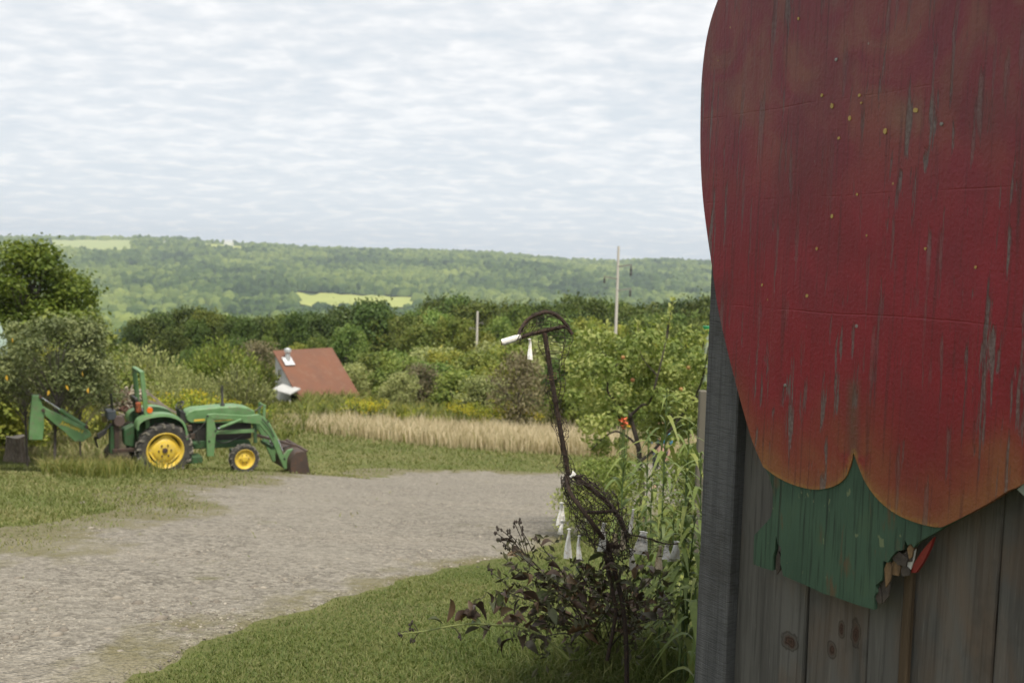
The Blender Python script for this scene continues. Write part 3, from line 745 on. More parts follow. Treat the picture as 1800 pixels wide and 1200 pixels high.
rebar('leg', [bp(1060, 955), bp(1066, 985), bp(1078, 1045), bp(1083, 1072), bp(1077, 1110), bp(1067, 1160)], .0085)
rebar('leg', [bp(1066, 950, .02), bp(1075, 985, .02), bp(1090, 1040, .02), bp(1098, 1090, .01), bp(1101, 1140), bp(1102, 1205)], .0105)
rebar('tail_rod', [bp(1098, 940, .05), bp(1116, 941, .06), bp(1140, 946, .06), bp(1168, 955, .05), bp(1192, 955, .05)], .0035, False)
def hexwire(fn, nu, nv, rad, name, jit=.004, wrap=False, drop=.0):
    """hexagon netting: nodes on a (u,v) lattice mapped by fn"""
    nodes = {}; E = set()
    def node(i, j):
        key = (i, j % nv if wrap else j)
        if key not in nodes:
            u = i/nu; vv = (key[1])/nv
            nodes[key] = np.array(fn(u, vv))+rng.normal(0, jit, 3)
        return key
    for i in range(nu):
        for j in range(nv):
            # brick-like hexagon lattice: columns of zig-zag wires linked every other node
            a_, b_ = node(i, j), node(i+1, j); E.add((a_, b_))
            if (i+j) % 2 == 0 and (wrap or j+1 < nv): E.add((a_, node(i, j+1)))
    mb = MB()
    for a_, b_ in E:
        if rng.random() < drop: continue
        mb.tube([nodes[a_], nodes[b_]], rad, 3, False)
    return mb.obj(name, m_wire, bird)
npts = np.array(smoothpts([bp(957, 590), bp(972, 680), bp(985, 755), bp(999, 834)], 8))
def along(P, u):
    x = u*(len(P)-1); i = min(int(x), len(P)-2); return P[i]+(P[i+1]-P[i])*(x-i)
def neckf(u, v):
    c_ = along(npts, u); wd = .022+.040*max(0, 1-u*2.4)+.008*math.sin(u*22)
    a_ = v*2*math.pi
    sh = .035*max(0, 1-u*2.4)
    return c_+np.array([sh*1.3+wd*math.cos(a_), wd*.8*math.sin(a_), 0])
hexwire(neckf, 36, 6, .0013, 'neck_netting', .003, True, .03)
cr = [bp(911, 590, -.02), bp(924, 566), bp(944, 553), bp(965, 549, .01), bp(985, 559, .02), bp(999, 577, .03)]
crp = np.array(smoothpts(cr, 6)); hb0, hb1 = bp(905, 598, -.03), bp(997, 575, .03)
def headf(u, v):
    a_ = along(crp, u); b_ = hb0+(hb1-hb0)*u; q = a_*(1-v)+b_*v
    return q+np.array([0, -.025*math.sin(v*3.14)+.005, -.02*v+.008*(1-v)])
hexwire(headf, 12, 5, .0014, 'head_netting', .0035, False, .04)
def headb(u, v):
    a_ = along(crp, u); b_ = hb0+(hb1-hb0)*u; q = a_*(1-v)+b_*v
    return q+np.array([0.01, .035*math.sin(v*3.14), -.03*v+.01*(1-v)])
hexwire(headb, 10, 4, .0012, 'head_netting', .004, False, .05)
ax0, ax1 = bp(996, 836), bp(1092, 985)
axd = (ax1-ax0); al = np.linalg.norm(axd); axd /= al; pr = np.cross(axd, np.array([0, 1.0, 0])); pr /= np.linalg.norm(pr)
if pr[0] < 0: pr = -pr
def bodyf(scale, shift):
    def f_(u, v):
        prof = max(math.sin(min(1, u*.93)*math.pi)**.62*.072, .030 if u > .5 else 0)*scale+.006
        a_ = v*2*math.pi
        return ax0+axd*(al*u)+pr*(prof*math.cos(a_)+shift*math.sin(u*3.1))+np.array([0, 1, 0])*(prof*1.05*math.sin(a_))
    return f_
hexwire(bodyf(1.0, .018), 24, 24, .0014, 'body_netting', .006, True, .06)
hexwire(bodyf(1.22, .024), 20, 18, .0013, 'body_netting', .010, True, .12)
tl0, tl1 = bp(1098, 945, .05), bp(1190, 962, .05)
hexwire(lambda u, v: tl0+(tl1-tl0)*u+np.array([0, .02*math.sin(v*3), -.0+.02-.085*v*(1-.45*u)]), 20, 9, .0008, 'tail_netting', .004, False, .06)
# tangle of dry twigs packed into the body
m_twig = simple('dry_twigs', (.075, .045, .034), (.035, .025, .02), .9, 30)
mb = MB()
for i in range(45):
    u = rng.uniform(.55, .98); c_ = ax0+axd*(al*u)-pr*.012; pr_ = .045*math.sin(min(1, u)*math.pi)**.5+.02
    d_ = rng.normal(0, 1, 3); d_ /= np.linalg.norm(d_); p_ = c_+rng.normal(0, .45, 3)*pr_
    l_ = rng.uniform(.02, .06); mb.tube([p_-d_*l_/2, p_+rng.normal(0, .006, 3), p_+d_*l_/2], .0011, 3, False)
tag(mb.obj('nest_twigs', m_twig, bird), kind='stuff')
mb = MB()
q = bp(969, 663)
for k in range(2):
    mb.tube([q+np.array([.021*math.cos(a_), .021*math.sin(a_), .006*math.sin(a_*1+k)+.010*k]) for a_ in np.linspace(0, 6.6, 20)], .0012, 4)
mb.obj('tie_wire', simple('tie_wire', (.22, .14, .06), (.12, .07, .03), .6, 60, .4), bird)
# cloth strips tied to the wire
STR = [((987, 884), (986, 921), 13, 0, 'broad white cloth strip hanging from the base of the bird neck', 2),
       ((988, 915), (985, 938), 9, 0, 'short white cloth end below the broad strip under the bird neck', 1),
       ((1000, 930), (998, 982), 12, 0, 'long white cloth strip hanging below the left body bar', 2),
       ((1018, 942), (1017, 981), 9, 0, 'narrow white cloth strip between two longer strips below the bird body', 1),
       ((1062, 920), (1056, 968), 10, 0, 'crisp white cloth strip tied where the body bars meet the legs', 1),
       ((1082, 939), (1081, 972), 9, 1, 'stained cream cloth strip tied inside the back of the bird body', 2),
       ((1094, 933), (1095, 965), 7, 1, 'tan cloth strip tied to the rear body bar', 1),
       ((1131, 935), (1125, 973), 19, 0, 'wide crumpled white cloth flap on the bird tail rod', 1),
       ((1109, 966), (1113, 1001), 10, 0, 'tapered white cloth strip hanging under the bird tail netting', 1),
       ((1161, 960), (1157, 999), 9, 1, 'cream cloth strip hanging alone near the bird tail end', 1),
       ((1173, 957), (1170, 981), 10, 0, 'small white cloth loop beside the forked strip on the bird tail', 1),
       ((1189, 952), (1184, 987), 13, 0, 'forked white cloth strip at the tip of the bird tail rod', 2),
       ((1113, 896), (1107, 937), 6, 0, 'thin white cloth ribbon behind the bird back', 1),
       ((931, 597), (932, 631), 9, 0, 'ragged printed white cloth strip hanging under the bird head', 1),
       ((1003, 838), (1010, 830), 8, 0, 'white cloth scrap knotted where the bird neck meets the body', 1)]
for i, (a_, b_, wpx, mi, lab, ns) in enumerate(STR):
    A_ = at(*a_, DS+(.07 if a_[0] > 1100 else -.05 if a_[0] < 1070 else .02)); 
    B_ = at(*b_, DS+(.07 if a_[0] > 1100 else -.05 if a_[0] < 1070 else .02)); wm = wpx*(1.45 if a_[0] > 1050 else 1.0)*DS/FPX
    mb = MB(); r_ = np.random.default_rng(900+i); Lg = np.linalg.norm(B_-A_)
    dn = (B_-A_)/Lg; sd_ = np.cross(dn, [0, 1.0, 0]); sd_ /= np.linalg.norm(sd_)
    for k in range(ns):
        V = []; nseg = 7; sp_ = (k-(ns-1)/2)*wm*.5
        for j in range(nseg+1):
            u = j/nseg; ww = wm*(.35+.65*min(1, u*1.15))*(.75 if ns > 1 else 1)/2
            c_ = A_+dn*Lg*u*(1-.16*k*r_.random())+sd_*(sp_*u+.0015*math.sin(u*5+i))+np.array([0, .006*math.sin(u*4+i*2+k)+.006*k, 0])
            tw = .3*math.sin(i*1.7+u*1.5)
            e_ = sd_*math.cos(tw)+np.array([0, math.sin(tw), 0])
            V += [c_-e_*ww, c_+np.array([0, -.003-.003*r_.random(), 0]), c_+e_*ww*(1+.15*r_.random())]
        V[-3] = V[-3]+dn*wm*.3*(r_.random()-.3); V[-1] = V[-1]+dn*wm*.3*(r_.random()-.3)
        V = [np.array(v_) for v_ in V]; nv_ = len(V); V2_ = [v_+np.array([0, .0012, 0]) for v_ in V]
        F = []
        for j in range(nseg):
            for q_ in range(2): F.append((j*3+q_, j*3+q_+1, j*3+q_+4, j*3+q_+3))
        mb.add(V+V2_, F+[tuple(x+nv_ for x in f[::-1]) for f in F])
    kn = A_+np.array([0, -.004, .002]); mb.tube([kn-sd_*wm*.28, kn, kn+sd_*wm*.28], [.002, .004, .002], 6)
    o = mb.obj('cloth_strip', (m_cloth, m_cloth2)[mi], None, smooth=True); tag(o, lab, 'cloth', 'cloth strips tied to the bird')

# ================================================================== PLANT PROTOTYPES
m_bark = simple('grey_bark', (.11, .09, .07), (.05, .042, .035), .9, 6, bmp=.6, stretch=(1, 1, .3))
m_dark = leafmat('belt_tree_leaf', [(0, (0.029, 0.052, 0.011)), (0.5, (0.070, 0.106, 0.018)), (1, (0.137, 0.170, 0.032))], .2, objvar=.36)
m_mid = leafmat('mid_green_leaf', [(0, (0.060, 0.102, 0.019)), (0.5, (0.143, 0.193, 0.039)), (1, (0.285, 0.302, 0.071))], .3, objvar=.30)
m_pale = leafmat('pale_willow_leaf', [(0, (0.116, 0.147, 0.055)), (0.5, (0.276, 0.307, 0.116)), (1, (0.466, 0.464, 0.196))], .3, objvar=.18)
m_brown = leafmat('faded_purple_leaf', [(0, (0.088, 0.072, 0.045)), (0.6, (0.167, 0.144, 0.079)), (1, (0.253, 0.226, 0.110))], .2, objvar=.15)
m_big = leafmat('bright_tree_leaf', [(0, (0.029, 0.055, 0.008)), (0.5, (0.093, 0.138, 0.017)), (1, (0.204, 0.241, 0.032))], .3, objvar=.1)
m_plum = leafmat('dull_plum_leaf', [(0, (0.047, 0.061, 0.024)), (0.5, (0.105, 0.129, 0.050)), (1, (0.207, 0.224, 0.091))], .2, objvar=.1)
m_app = leafmat('apple_leaf', [(0, (0.078, 0.120, 0.030)), (0.5, (0.196, 0.251, 0.063)), (1, (0.431, 0.444, 0.160))], .35, objvar=.1)
m_yel = leafmat('goldenrod_bloom', [(0, (.22, .24, .025)), (.6, (.36, .36, .035)), (1, (.50, .38, .03))], .3, objvar=.2)
m_gl = leafmat('goldenrod_leaf', [(0, (0.094, 0.130, 0.024)), (1, (0.234, 0.259, 0.054))], .3, objvar=.2)

def quads(C, A, B, L_, W_):
    """diamond leaves: centres C, long axis A, across B"""
    n_ = len(C); L_ = np.broadcast_to(L_, (n_,))[:, None]; W_ = np.broadcast_to(W_, (n_,))[:, None]
    V = np.stack([C-A*L_*.5, C-B*W_*.5+A*L_*.05, C+A*L_*.5, C+B*W_*.5+A*L_*.05], 1)
    return V.reshape(-1, 3), np.arange(n_*4).reshape(-1, 4)
def unit(v_): return v_/(np.linalg.norm(v_, axis=-1, keepdims=True)+1e-9)
def leaf_orient(N_, r_):
    A = unit(np.cross(N_, r_.normal(0, 1, N_.shape))); return A, np.cross(N_, A)
def lobes_mesh(name, lobes, n, size, mat, seed, elong=1.7, drop=.25):
    r_ = np.random.default_rng(seed)
    c = np.array([l_[0] for l_ in lobes]); rd = np.array([l_[1] for l_ in lobes]); tl = r_.random(len(lobes))
    wgt = rd**2; idx = r_.choice(len(lobes), n, p=wgt/wgt.sum())
    d = unit(r_.normal(0, 1, (n, 3))); d[:, 2] = np.where(r_.random(n) < drop*2, np.abs(d[:, 2]), d[:, 2])
    fr = 1-.55*r_.random(n)**1.6
    wis = r_.random(n) < .14; fr = np.where(wis, 1+.5*r_.random(n)**1.5, fr)
    fr *= 1+.18*np.sin(d[:, 0]*5+tl[idx]*20)*np.sin(d[:, 1]*6+tl[idx]*9)
    P = c[idx]+d*(rd[idx]*fr)[:, None]*np.array([1, 1, .85])
    Nn = unit(d*.7+r_.normal(0, .6, (n, 3))+np.array([0, 0, .35])); A, B = leaf_orient(Nn, r_)
    Ls = size*(.7+.6*r_.random(n))
    V, F = quads(P, A, B, Ls*elong/1.3, Ls/1.1)
    tint = np.clip(.22+.34*tl[idx]+.44*r_.random(n), 0, 1)
    return np_mesh(name, V, F, mat, np.repeat(tint, 4))
def tree_proto(name, H, W, seed, n, size, mat, base=.15, nl=16, lr=.2, shape='round', elong=1.7, trunk_r=None, bark=None):
    r_ = np.random.default_rng(seed); mb = MB(); lobes = []
    tr = trunk_r or H*.022
    lean = r_.normal(0, .03*H, 2)
    tp = [np.array([0, 0, -.3]), np.array([lean[0]*.2, lean[1]*.2, H*.25]), np.array([lean[0]*.6, lean[1]*.6, H*.55]), np.array([lean[0], lean[1], H*.86])]
    mb.tube(tp, [tr*1.2, tr, tr*.65, tr*.2], 7)
    for i in range(nl):
        u = base+.05+(.93-base)*(i+.5)/nl; an = i*2.4+r_.random()*.8
        if shape == 'round': pr_ = math.sqrt(max(.02, 1-((u-.56)/.5)**2))
        elif shape == 'cone': pr_ = max(.15, 1.15*(1-u)**.7)
        else: pr_ = math.sqrt(max(.05, 1-((u-.42)/.60)**2))
        k = pr_*r_.uniform(.55, 1.0)
        rl = W*lr*r_.uniform(.7, 1.25)*(.6+.4*pr_)
        tip = np.array([math.cos(an)*max(0, W/2*k-rl*.6)+lean[0]*u, math.sin(an)*max(0, W/2*k-rl*.6)+lean[1]*u, min(H*u, H-rl*.8)])
        s0 = np.array([lean[0]*u*.5, lean[1]*u*.5, H*max(.08, u*.62-.05)])
        mb.tube([s0, (s0+tip)/2+np.array([0, 0, H*.02]), tip], [tr*.42, tr*.28, tr*.08], 5, False)
        for q_ in range(3):
            e_ = tip+r_.normal(0, rl*.55, 3); mb.tube([(s0+tip)/2, e_], [tr*.14, tr*.04], 4, False)
        lobes.append((tip, rl))
    lobes.append((np.array([lean[0], lean[1], H*.6]), W*lr*1.2)); lobes.append((np.array([lean[0], lean[1], H-W*lr*.75]), W*lr*.8))
    return mb.mesh('trunk', bark or m_bark), lobes_mesh('crown', lobes, n, size, mat, seed+1, elong)
def wand_proto(name, H, W, seed, nst, per, size, mat):
    r_ = np.random.default_rng(seed); mb = MB(); C, A, B, T = [], [], [], []
    for i in range(nst):
        an = r_.random()*6.28; k = math.sqrt(r_.random()); h = H*(1-.45*k*k)*r_.uniform(.75, 1.05)
        b0 = np.array([math.cos(an)*W*.12*k, math.sin(an)*W*.12*k, -.05]); tp = np.array([math.cos(an)*W*.5*k, math.sin(an)*W*.5*k, h])
        md = (b0+tp)/2+np.array([math.cos(an), math.sin(an), 0])*W*.06*k
        mb.tube([b0, md, tp], [.02, .012, .004], 4, False); tn = r_.random()
        for j in range(per):
            u = .18+.82*(j+r_.random())/per
            p = (1-u)**2*b0+2*u*(1-u)*md+u*u*tp; d = unit((tp-b0)+r_.normal(0, .45, 3)*h*.8)
            C.append(p+r_.normal(0, .045, 3)*H/3); A.append(d); B.append(unit(np.cross(d, r_.normal(0, 1, 3)))); T.append(np.clip(.15+.35*tn+.5*r_.random(), 0, 1))
    V, F = quads(np.array(C), np.array(A), np.array(B), size*2.0, size*.75)
    return mb.mesh('trunk', m_bark), np_mesh('crown', V, F, mat, np.repeat(np.array(T), 4))
def ground_at(px, depth):
    """terrain point below pixel column px at a given depth"""
    d = ray(px, 450); p = CAM+d*depth; return p[0], p[1]
def plant(name, proto, Hp, px, top_py, depth, label, cat, group, wide=1.0, rz=None):
    """stand a plant on the ground at a pixel column so that its top reaches top_py"""
    tpt = at(px, top_py, depth); x, y = float(tpt[0]), float(tpt[1]); z = float(zt(x, y))
    h = tpt[2]-z; s = h/Hp
    o = thing(name, label, cat, (x, y, z), group, rng.random()*6.28 if rz is None else rz)
    vw = 1+.25*(rng.random()-.5); o.scale = (s*wide*vw, s*wide*vw, s)
    link('trunk', proto[0], o); link('crown', proto[1], o)
    return o
DK = [tree_proto('d', 8, 7.5, 100+i, 6500, .26, m_dark, .12, 18, .2) for i in range(3)]
DKs = [tree_proto('d', 8, 7.0, 120+i, 7000, .24, m_mid, .10, 18, .19) for i in range(2)]
SH = [tree_proto('s', 4, 4.6, 140+i, 6500, .15, m_mid, .02, 18, .19, 'dome') for i in range(3)]
SP = [tree_proto('s', 4, 4.4, 160+i, 6500, .14, m_pale, .02, 18, .18, 'dome') for i in range(2)]
WN = [wand_proto('w', 4, 4.4, 180+i, 150, 42, .11, m_pale) for i in range(2)]
WG = wand_proto('w', 4, 4.2, 190, 150, 42, .12, m_mid)
BR = tree_proto('b', 4, 5, 200, 3600, .13, m_brown, .06, 22, .17, 'dome', trunk_r=.10)

def zone(px):
    if px < 480: return 'behind the tractor', 'a'
    if px < 690: return 'around the red-roofed shed', 'b'
    if px < 980: return 'between the shed and the bird head', 'c'
    if px < 1300: return 'behind the apple tree', 'd'
    return 'hidden beyond the barn', 'e'
# ---- belt of trees below the hill
belt = [(195, 585, 92, 0), (235, 563, 100, 1), (285, 552, 108, 2), (330, 546, 112, 0), (372, 548, 106, 1), (415, 553, 100, 2), (455, 552, 115, 0), (500, 548, 100, 1), (545, 545, 110, 2), (590, 542, 112, 0), (640, 529, 100, 1), (668, 545, 95, 0),
        (150, 600, 88, 2), (742, 533, 128, 0), (765, 524, 135, 1), (810, 522, 132, 2), (850, 530, 128, 0), (893, 527, 134, 1), (935, 531, 128, 2), (975, 534, 138, 0), (1020, 522, 130, 1), (1058, 528, 140, 2), (1105, 532, 132, 0), (1150, 527, 138, 1), (1190, 526, 130, 2), (1232, 522, 126, 0), (1270, 525, 130, 1), (1320, 522, 128, 2),
        (705, 578, 122, 2), (1125, 545, 120, 0), (1000, 545, 118, 2), (1210, 545, 115, 1)]
belt += [(px, 524+float(rng.uniform(0, 8)), float(rng.uniform(118, 140)), i % 3) for i, px in enumerate(range(1365, 2000, 48))]
belt += [(px+rng.uniform(14, 28), ty+rng.uniform(2, 16), dp+rng.uniform(-14, 6), (k+1) % 3) for px, ty, dp, k in belt if px < 1240]
for i, (px, ty, dp, k) in enumerate(belt):
    plant('belt_tree', DK[k], 8, px, ty+(0 if px in (640, 765, 810, 1020, 1232) else rng.uniform(-7, 12)), dp, 'tall dark tree of the far wooded belt, '+zone(px)[0], 'tree', 'far wooded belt '+zone(px)[0], rng.uniform(.55, .85))
lower = [(210, 625, 78, 0), (330, 602, 84, 1), (560, 578, 74, 0), (610, 572, 78, 1), (530, 590, 80, 1), (715, 552, 88, 0), (770, 548, 92, 1), (800, 562, 84, 0), (745, 566, 80, 1), (880, 562, 90, 0), (930, 566, 86, 1), (840, 575, 80, 1), (980, 562, 92, 0), (1040, 560, 90, 1), (1090, 566, 86, 0), (1150, 562, 88, 1), (1200, 565, 84, 0), (1250, 562, 88, 1), (470, 595, 82, 0), (420, 600, 80, 1), (270, 610, 76, 1)]
for i, (px, ty, dp, k) in enumerate(lower):
    plant('hedgerow_tree', DKs[k], 8, px, ty+rng.uniform(-8, 16), dp+rng.uniform(-6, 6), 'mid green hedgerow tree '+zone(px)[0], 'tree', 'hedgerow trees '+zone(px)[0], rng.uniform(.6, .95))
shr = [(650, 620, 62, 0), (690, 612, 64, 1), (720, 628, 58, 2), (800, 610, 62, 2), (770, 636, 54, 0), (838, 615, 58, 1), (815, 642, 50, 2), (870, 640, 48, 0), (905, 605, 60, 1), (990, 622, 52, 1), (1060, 610, 55, 0), (1130, 606, 56, 1), (1190, 600, 54, 2), (1240, 602, 52, 0), (1010, 665, 44, 2), (1090, 660, 42, 0), (1200, 655, 44, 1), (1285, 650, 42, 2), (1370, 630, 50, 0), (1460, 620, 54, 1), (1560, 640, 48, 2), (1660, 625, 52, 0), (1780, 630, 50, 1)]
for i, (px, ty, dp, k) in enumerate(shr):
    plant('shrub', SH[k], 4, px, ty+rng.uniform(-8, 12), dp, 'rounded mid green thicket shrub '+zone(px)[0], 'shrub', 'green thicket shrubs '+zone(px)[0], 1.15)
for i, (px, ty, dp, k) in enumerate([(700, 655, 50, 0), (850, 660, 46, 1), (940, 628, 56, 0), (760, 610, 66, 1), (865, 600, 66, 0), (960, 600, 64, 1), (620, 640, 60, 0)]):
    plant('shrub', SP[k], 4, px, ty, dp, 'pale grey-green rounded thicket shrub '+zone(px)[0], 'shrub', 'pale thicket shrubs '+zone(px)[0], 1.1)
for i, (px, ty, dp, k) in enumerate([(252, 603, 44, 0), (208, 650, 38, 1), (300, 640, 42, 1), (345, 655, 38, 0), (415, 640, 40, 1), (285, 668, 36, 0), (170, 640, 42, 1)]):
    plant('shrub', WN[k], 4, px, ty, dp, 'pale upright willowy shrub rising behind the tractor', 'shrub', 'willowy shrubs behind the tractor', 1.15)
for i, (px, ty, dp) in enumerate([(385, 588, 48), (355, 600, 50), (430, 612, 52), (320, 625, 50), (225, 625, 50)]):
    plant('shrub', WG, 4, px, ty, dp, 'mid green upright shrub rising between the tractor and the shed', 'shrub', 'green shrubs behind the tractor', 1.15)
plant('bare_tree', BR, 4, 915, 618, 42, 'thin brownish half-bare tree behind the dry grass', 'tree', None, .72)
plant('bare_shrub', BR, 4, 740, 640, 52, 'thin brownish half-bare shrub right of the red-roofed shed', 'shrub', None, .9)
plant('bare_shrub', BR, 4, 455, 600, 66, 'thin greyish half-bare shrub left of the red-roofed shed', 'shrub', None, .9)

# ---- big tree and shrubs at the left edge
BT = tree_proto('bt', 7, 5.4, 300, 16000, .12, m_big, .06, 30, .15, 'dome', trunk_r=.13)
plant('broadleaf_tree', BT, 7, 38, 424, 34, 'tall bright green tree above the pale green roof', 'tree', None, 1.05)
plant('broadleaf_tree', BT, 7, 122, 474, 35, 'shorter bushy tree beside the tall bright green tree', 'tree', None, .62)
plant('broadleaf_tree', BT, 7, -40, 470, 33, 'bright green tree behind the pale green roof', 'tree', None, 1.0)
plant('yellow_green_shrub', SH[0], 4, 140, 548, 33, 'sunlit yellow-green shrub under the tall tree', 'shrub', None, .95)
plant('dark_shrub', SH[1], 4, 20, 600, 26, 'dense dark shrub behind the backhoe bucket', 'shrub', None, 1.1)
plant('dark_shrub', SH[2], 4, -30, 650, 24, 'low dense shrub behind the tree stump', 'shrub', None, 1.1)
# plum sapling in front of the backhoe
PL = tree_proto('pl', 4, 3.4, 320, 9000, .058, m_plum, .46, 30, .13, 'round', elong=2.6, trunk_r=.035, bark=simple('plum_bark', (.13, .11, .10), (.075, .06, .055), .8, 9))
sap = plant('plum_tree', PL, 4, 92, 556, 19.2, 'slim dull-leaved young tree with a few yellow leaves before the backhoe', 'tree', None, .92, .4)
plant('plum_tree', PL, 4, 45, 585, 21.5, 'dull-leaved bushy tree behind the backhoe bucket', 'tree', None, .95, 2.1)
plant('plum_tree', PL, 4, 140, 620, 22.5, 'small dull-leaved bush behind the backhoe boom', 'tree', None, .85, 4.0)
m_yl = simple('yellowed_leaf', (.55, .35, .03), (.45, .25, .02), .6, 5)
for (px, py) in [(22, 598), (12, 664), (118, 681), (85, 690), (155, 686), (145, 657)]:
    p = at(px, py, 18.4); mb = MB(); mb.add([(0, 0, .055), (.026, .01, .0), (0, -.015, -.06), (-.026, .01, .0)], [(0, 1, 2), (0, 2, 3)])
    mb.add([(0, .002, .055), (.026, .012, .0), (0, -.013, -.06), (-.026, .012, .0)], [(2, 1, 0), (3, 2, 0)])
    o = mb.obj('yellow_leaf', m_yl, sap); o.matrix_parent_inverse = Matrix.Identity(4)
    mw_ = Matrix.Translation(Vector(p)) @ Matrix.Rotation(rng.random()*3, 4, 'Z') @ Matrix.Rotation(rng.normal()*.5, 4, 'Y')
    sm = Matrix.LocRotScale(sap.location, sap.rotation_euler, sap.scale)
    o.matrix_basis = sm.inverted() @ mw_

# ================================================================== SHED
def m4(origin, fx, fy):
    """frame with x axis fx, y axis fy (horizontal), z up"""
    fx = np.array(fx)/np.linalg.norm(fx); fy = np.array(fy)/np.linalg.norm(fy)
    return Matrix(((fx[0], fy[0], 0, origin[0]), (fx[1], fy[1], 0, origin[1]), (0, 0, 1, origin[2]), (0, 0, 0, 1)))
SDp = 55.0
ridge0 = at(485, 619, SDp+1.2)
th = R(30)
m_wht = simple('weathered_white_boards', (.58, .58, .55), (.42, .42, .39), .85, 3, bmp=.3, stretch=(6, 6, .6))
m_rust = simple('rusty_red_roof', (.185, .076, .042), (.150, .070, .044), .8, .9, bmp=.3, bscale=12, dirt=(.195, .10, .062))
m_tin = simple('bright_tin', (.75, .76, .77), (.55, .56, .57), .35, 5, .4)
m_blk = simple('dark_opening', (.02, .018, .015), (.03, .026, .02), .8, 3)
rd_ = np.array([math.cos(R(45)), math.sin(R(45)), 0]); fd_ = np.array([math.sin(R(45)), -math.cos(R(45)), 0])   # ridge direction, downslope direction
LS, RUN, RISE = 3.75, 2.75, 2.55
zb_ = float(zt(ridge0[0]+1.5, ridge0[1]-1.0)); HR = ridge0[2]-zb_
shed = thing('shed', 'small pale shed with a steep rusty red roof beyond the tractor', 'shed', (0, 0, 0))
shed.matrix_world = m4((ridge0[0], ridge0[1], zb_), rd_, -fd_)    # local y points away, so downslope is -y
eave = HR-RISE
for i in range(9):      # end wall boards, cut to the roof slope
    y0, y1 = -RUN*i/9, -RUN*(i+1)/9
    h0, h1 = HR-RISE*i/9-.05, HR-RISE*(i+1)/9-.05
    lo = -.4
    if i in (5, 6, 7): lo = eave+.32 if i < 8 else -.4
    mb = MB(); mb.add([(0, y0-.004, lo), (0, y1+.004, lo), (0, y1+.004, h1), (0, y0-.004, h0), (.03, y0-.004, lo), (.03, y1+.004, lo), (.03, y1+.004, h1), (.03, y0-.004, h0)],
                      [(0, 1, 2, 3), (7, 6, 5, 4), (0, 4, 5, 1), (1, 5, 6, 2), (2, 6, 7, 3), (3, 7, 4, 0)]); mb.obj('plank', m_wht, shed)
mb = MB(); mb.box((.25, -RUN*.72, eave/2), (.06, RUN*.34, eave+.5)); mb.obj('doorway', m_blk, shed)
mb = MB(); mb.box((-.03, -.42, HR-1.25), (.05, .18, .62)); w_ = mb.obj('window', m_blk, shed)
mb = MB()
for dy in (-.11, .11): mb.box((-.05, -.42+dy, HR-1.25), (.03, .04, .70))
mb.box((-.05, -.42, HR-.91), (.03, .18, .04)); mb.box((-.05, -.42, HR-1.59), (.03, .18, .04)); mb.obj('frame', m_wht, w_)
mb = MB(); mb.box((LS/2, .02, HR/2-.2), (LS, .04, HR+.3)); mb.obj('back_wall', m_wht, shed)
mb = MB(); mb.box((LS/2, -RUN+.03, eave/2-.2), (LS, .04, eave+.3)); mb.obj('front_wall', m_wht, shed)
mb = MB(); mb.add([(LS, 0, -.4), (LS, -RUN, -.4), (LS, -RUN, eave-.04), (LS, 0, HR-.04), (LS-.03, 0, -.4), (LS-.03, -RUN, -.4), (LS-.03, -RUN, eave-.04), (LS-.03, 0, HR-.04)], [(3, 2, 1, 0), (4, 5, 6, 7), (0, 1, 5, 4), (1, 2, 6, 5), (2, 3, 7, 6), (3, 0, 4, 7)]); mb.obj('end_wall', m_wht, shed)
mb = MB(); o_ = .16
k = RISE/RUN
V = [(-.12, .12, HR+.12*k*0+.02), (LS+.12, .12, HR+.02), (LS+.12, -RUN-o_, eave-o_*k), (-.12, -RUN-o_, eave-o_*k)]
V += [(p[0], p[1], p[2]+.07) for p in V]
mb.add(V, [(0, 1, 2, 3), (7, 6, 5, 4), (0, 4, 5, 1), (1, 5, 6, 2), (2, 6, 7, 3), (3, 7, 4, 0)])
rf = mb.obj('roof', m_rust, shed)
sl = math.atan2(RISE, RUN); RMt = Matrix.Rotation(sl, 4, 'X')
def roofpt(x, y, up): 
    return (x, y-math.sin(sl)*up*0, HR+y*k+.09+up)
mb = MB(); mb.box((.42, -.62, HR-.62*k+.115), (.62, .62, .012), RMt); mb.obj('flashing', m_tin, rf)
mb = MB(); mb.lathe([(HR-.55*k, .14), (HR-.55*k+.5, .14), (HR-.55*k+.5, .001)], 12, 'z', (.45, -.5, 0)); mb.obj('stove_pipe', m_tin, rf, smooth=True)
mb = MB(); mb.lathe([(HR-.5*k+.50, .20), (HR-.5*k+.66, .20), (HR-.5*k+.74, .02)], 12, 'z', (.45, -.5, 0)); mb.obj('pipe_cap', m_tin, rf, smooth=True)
mb = MB()
V = [(-.7, -.75, eave+.52), (-.7, -RUN*.93, eave+.46), (-.02, -RUN*.93, eave+.72), (-.02, -.75, eave+.78)]
V += [(p[0], p[1], p[2]+.07) for p in V]
mb.add(V, [(3, 2, 1, 0), (4, 5, 6, 7), (0, 1, 5, 4), (1, 2, 6, 5), (2, 3, 7, 6), (3, 0, 4, 7)]); mb.obj('canopy', simple('white_canopy', (.52, .52, .51), (.40, .40, .39), .6, 2), shed)
for y in (-.8, -RUN*.9):
    mb = MB(); mb.box((-.65, y, (eave+.2)/2-.15), (.07, .07, eave+.45)); mb.obj('post', m_wht, shed)

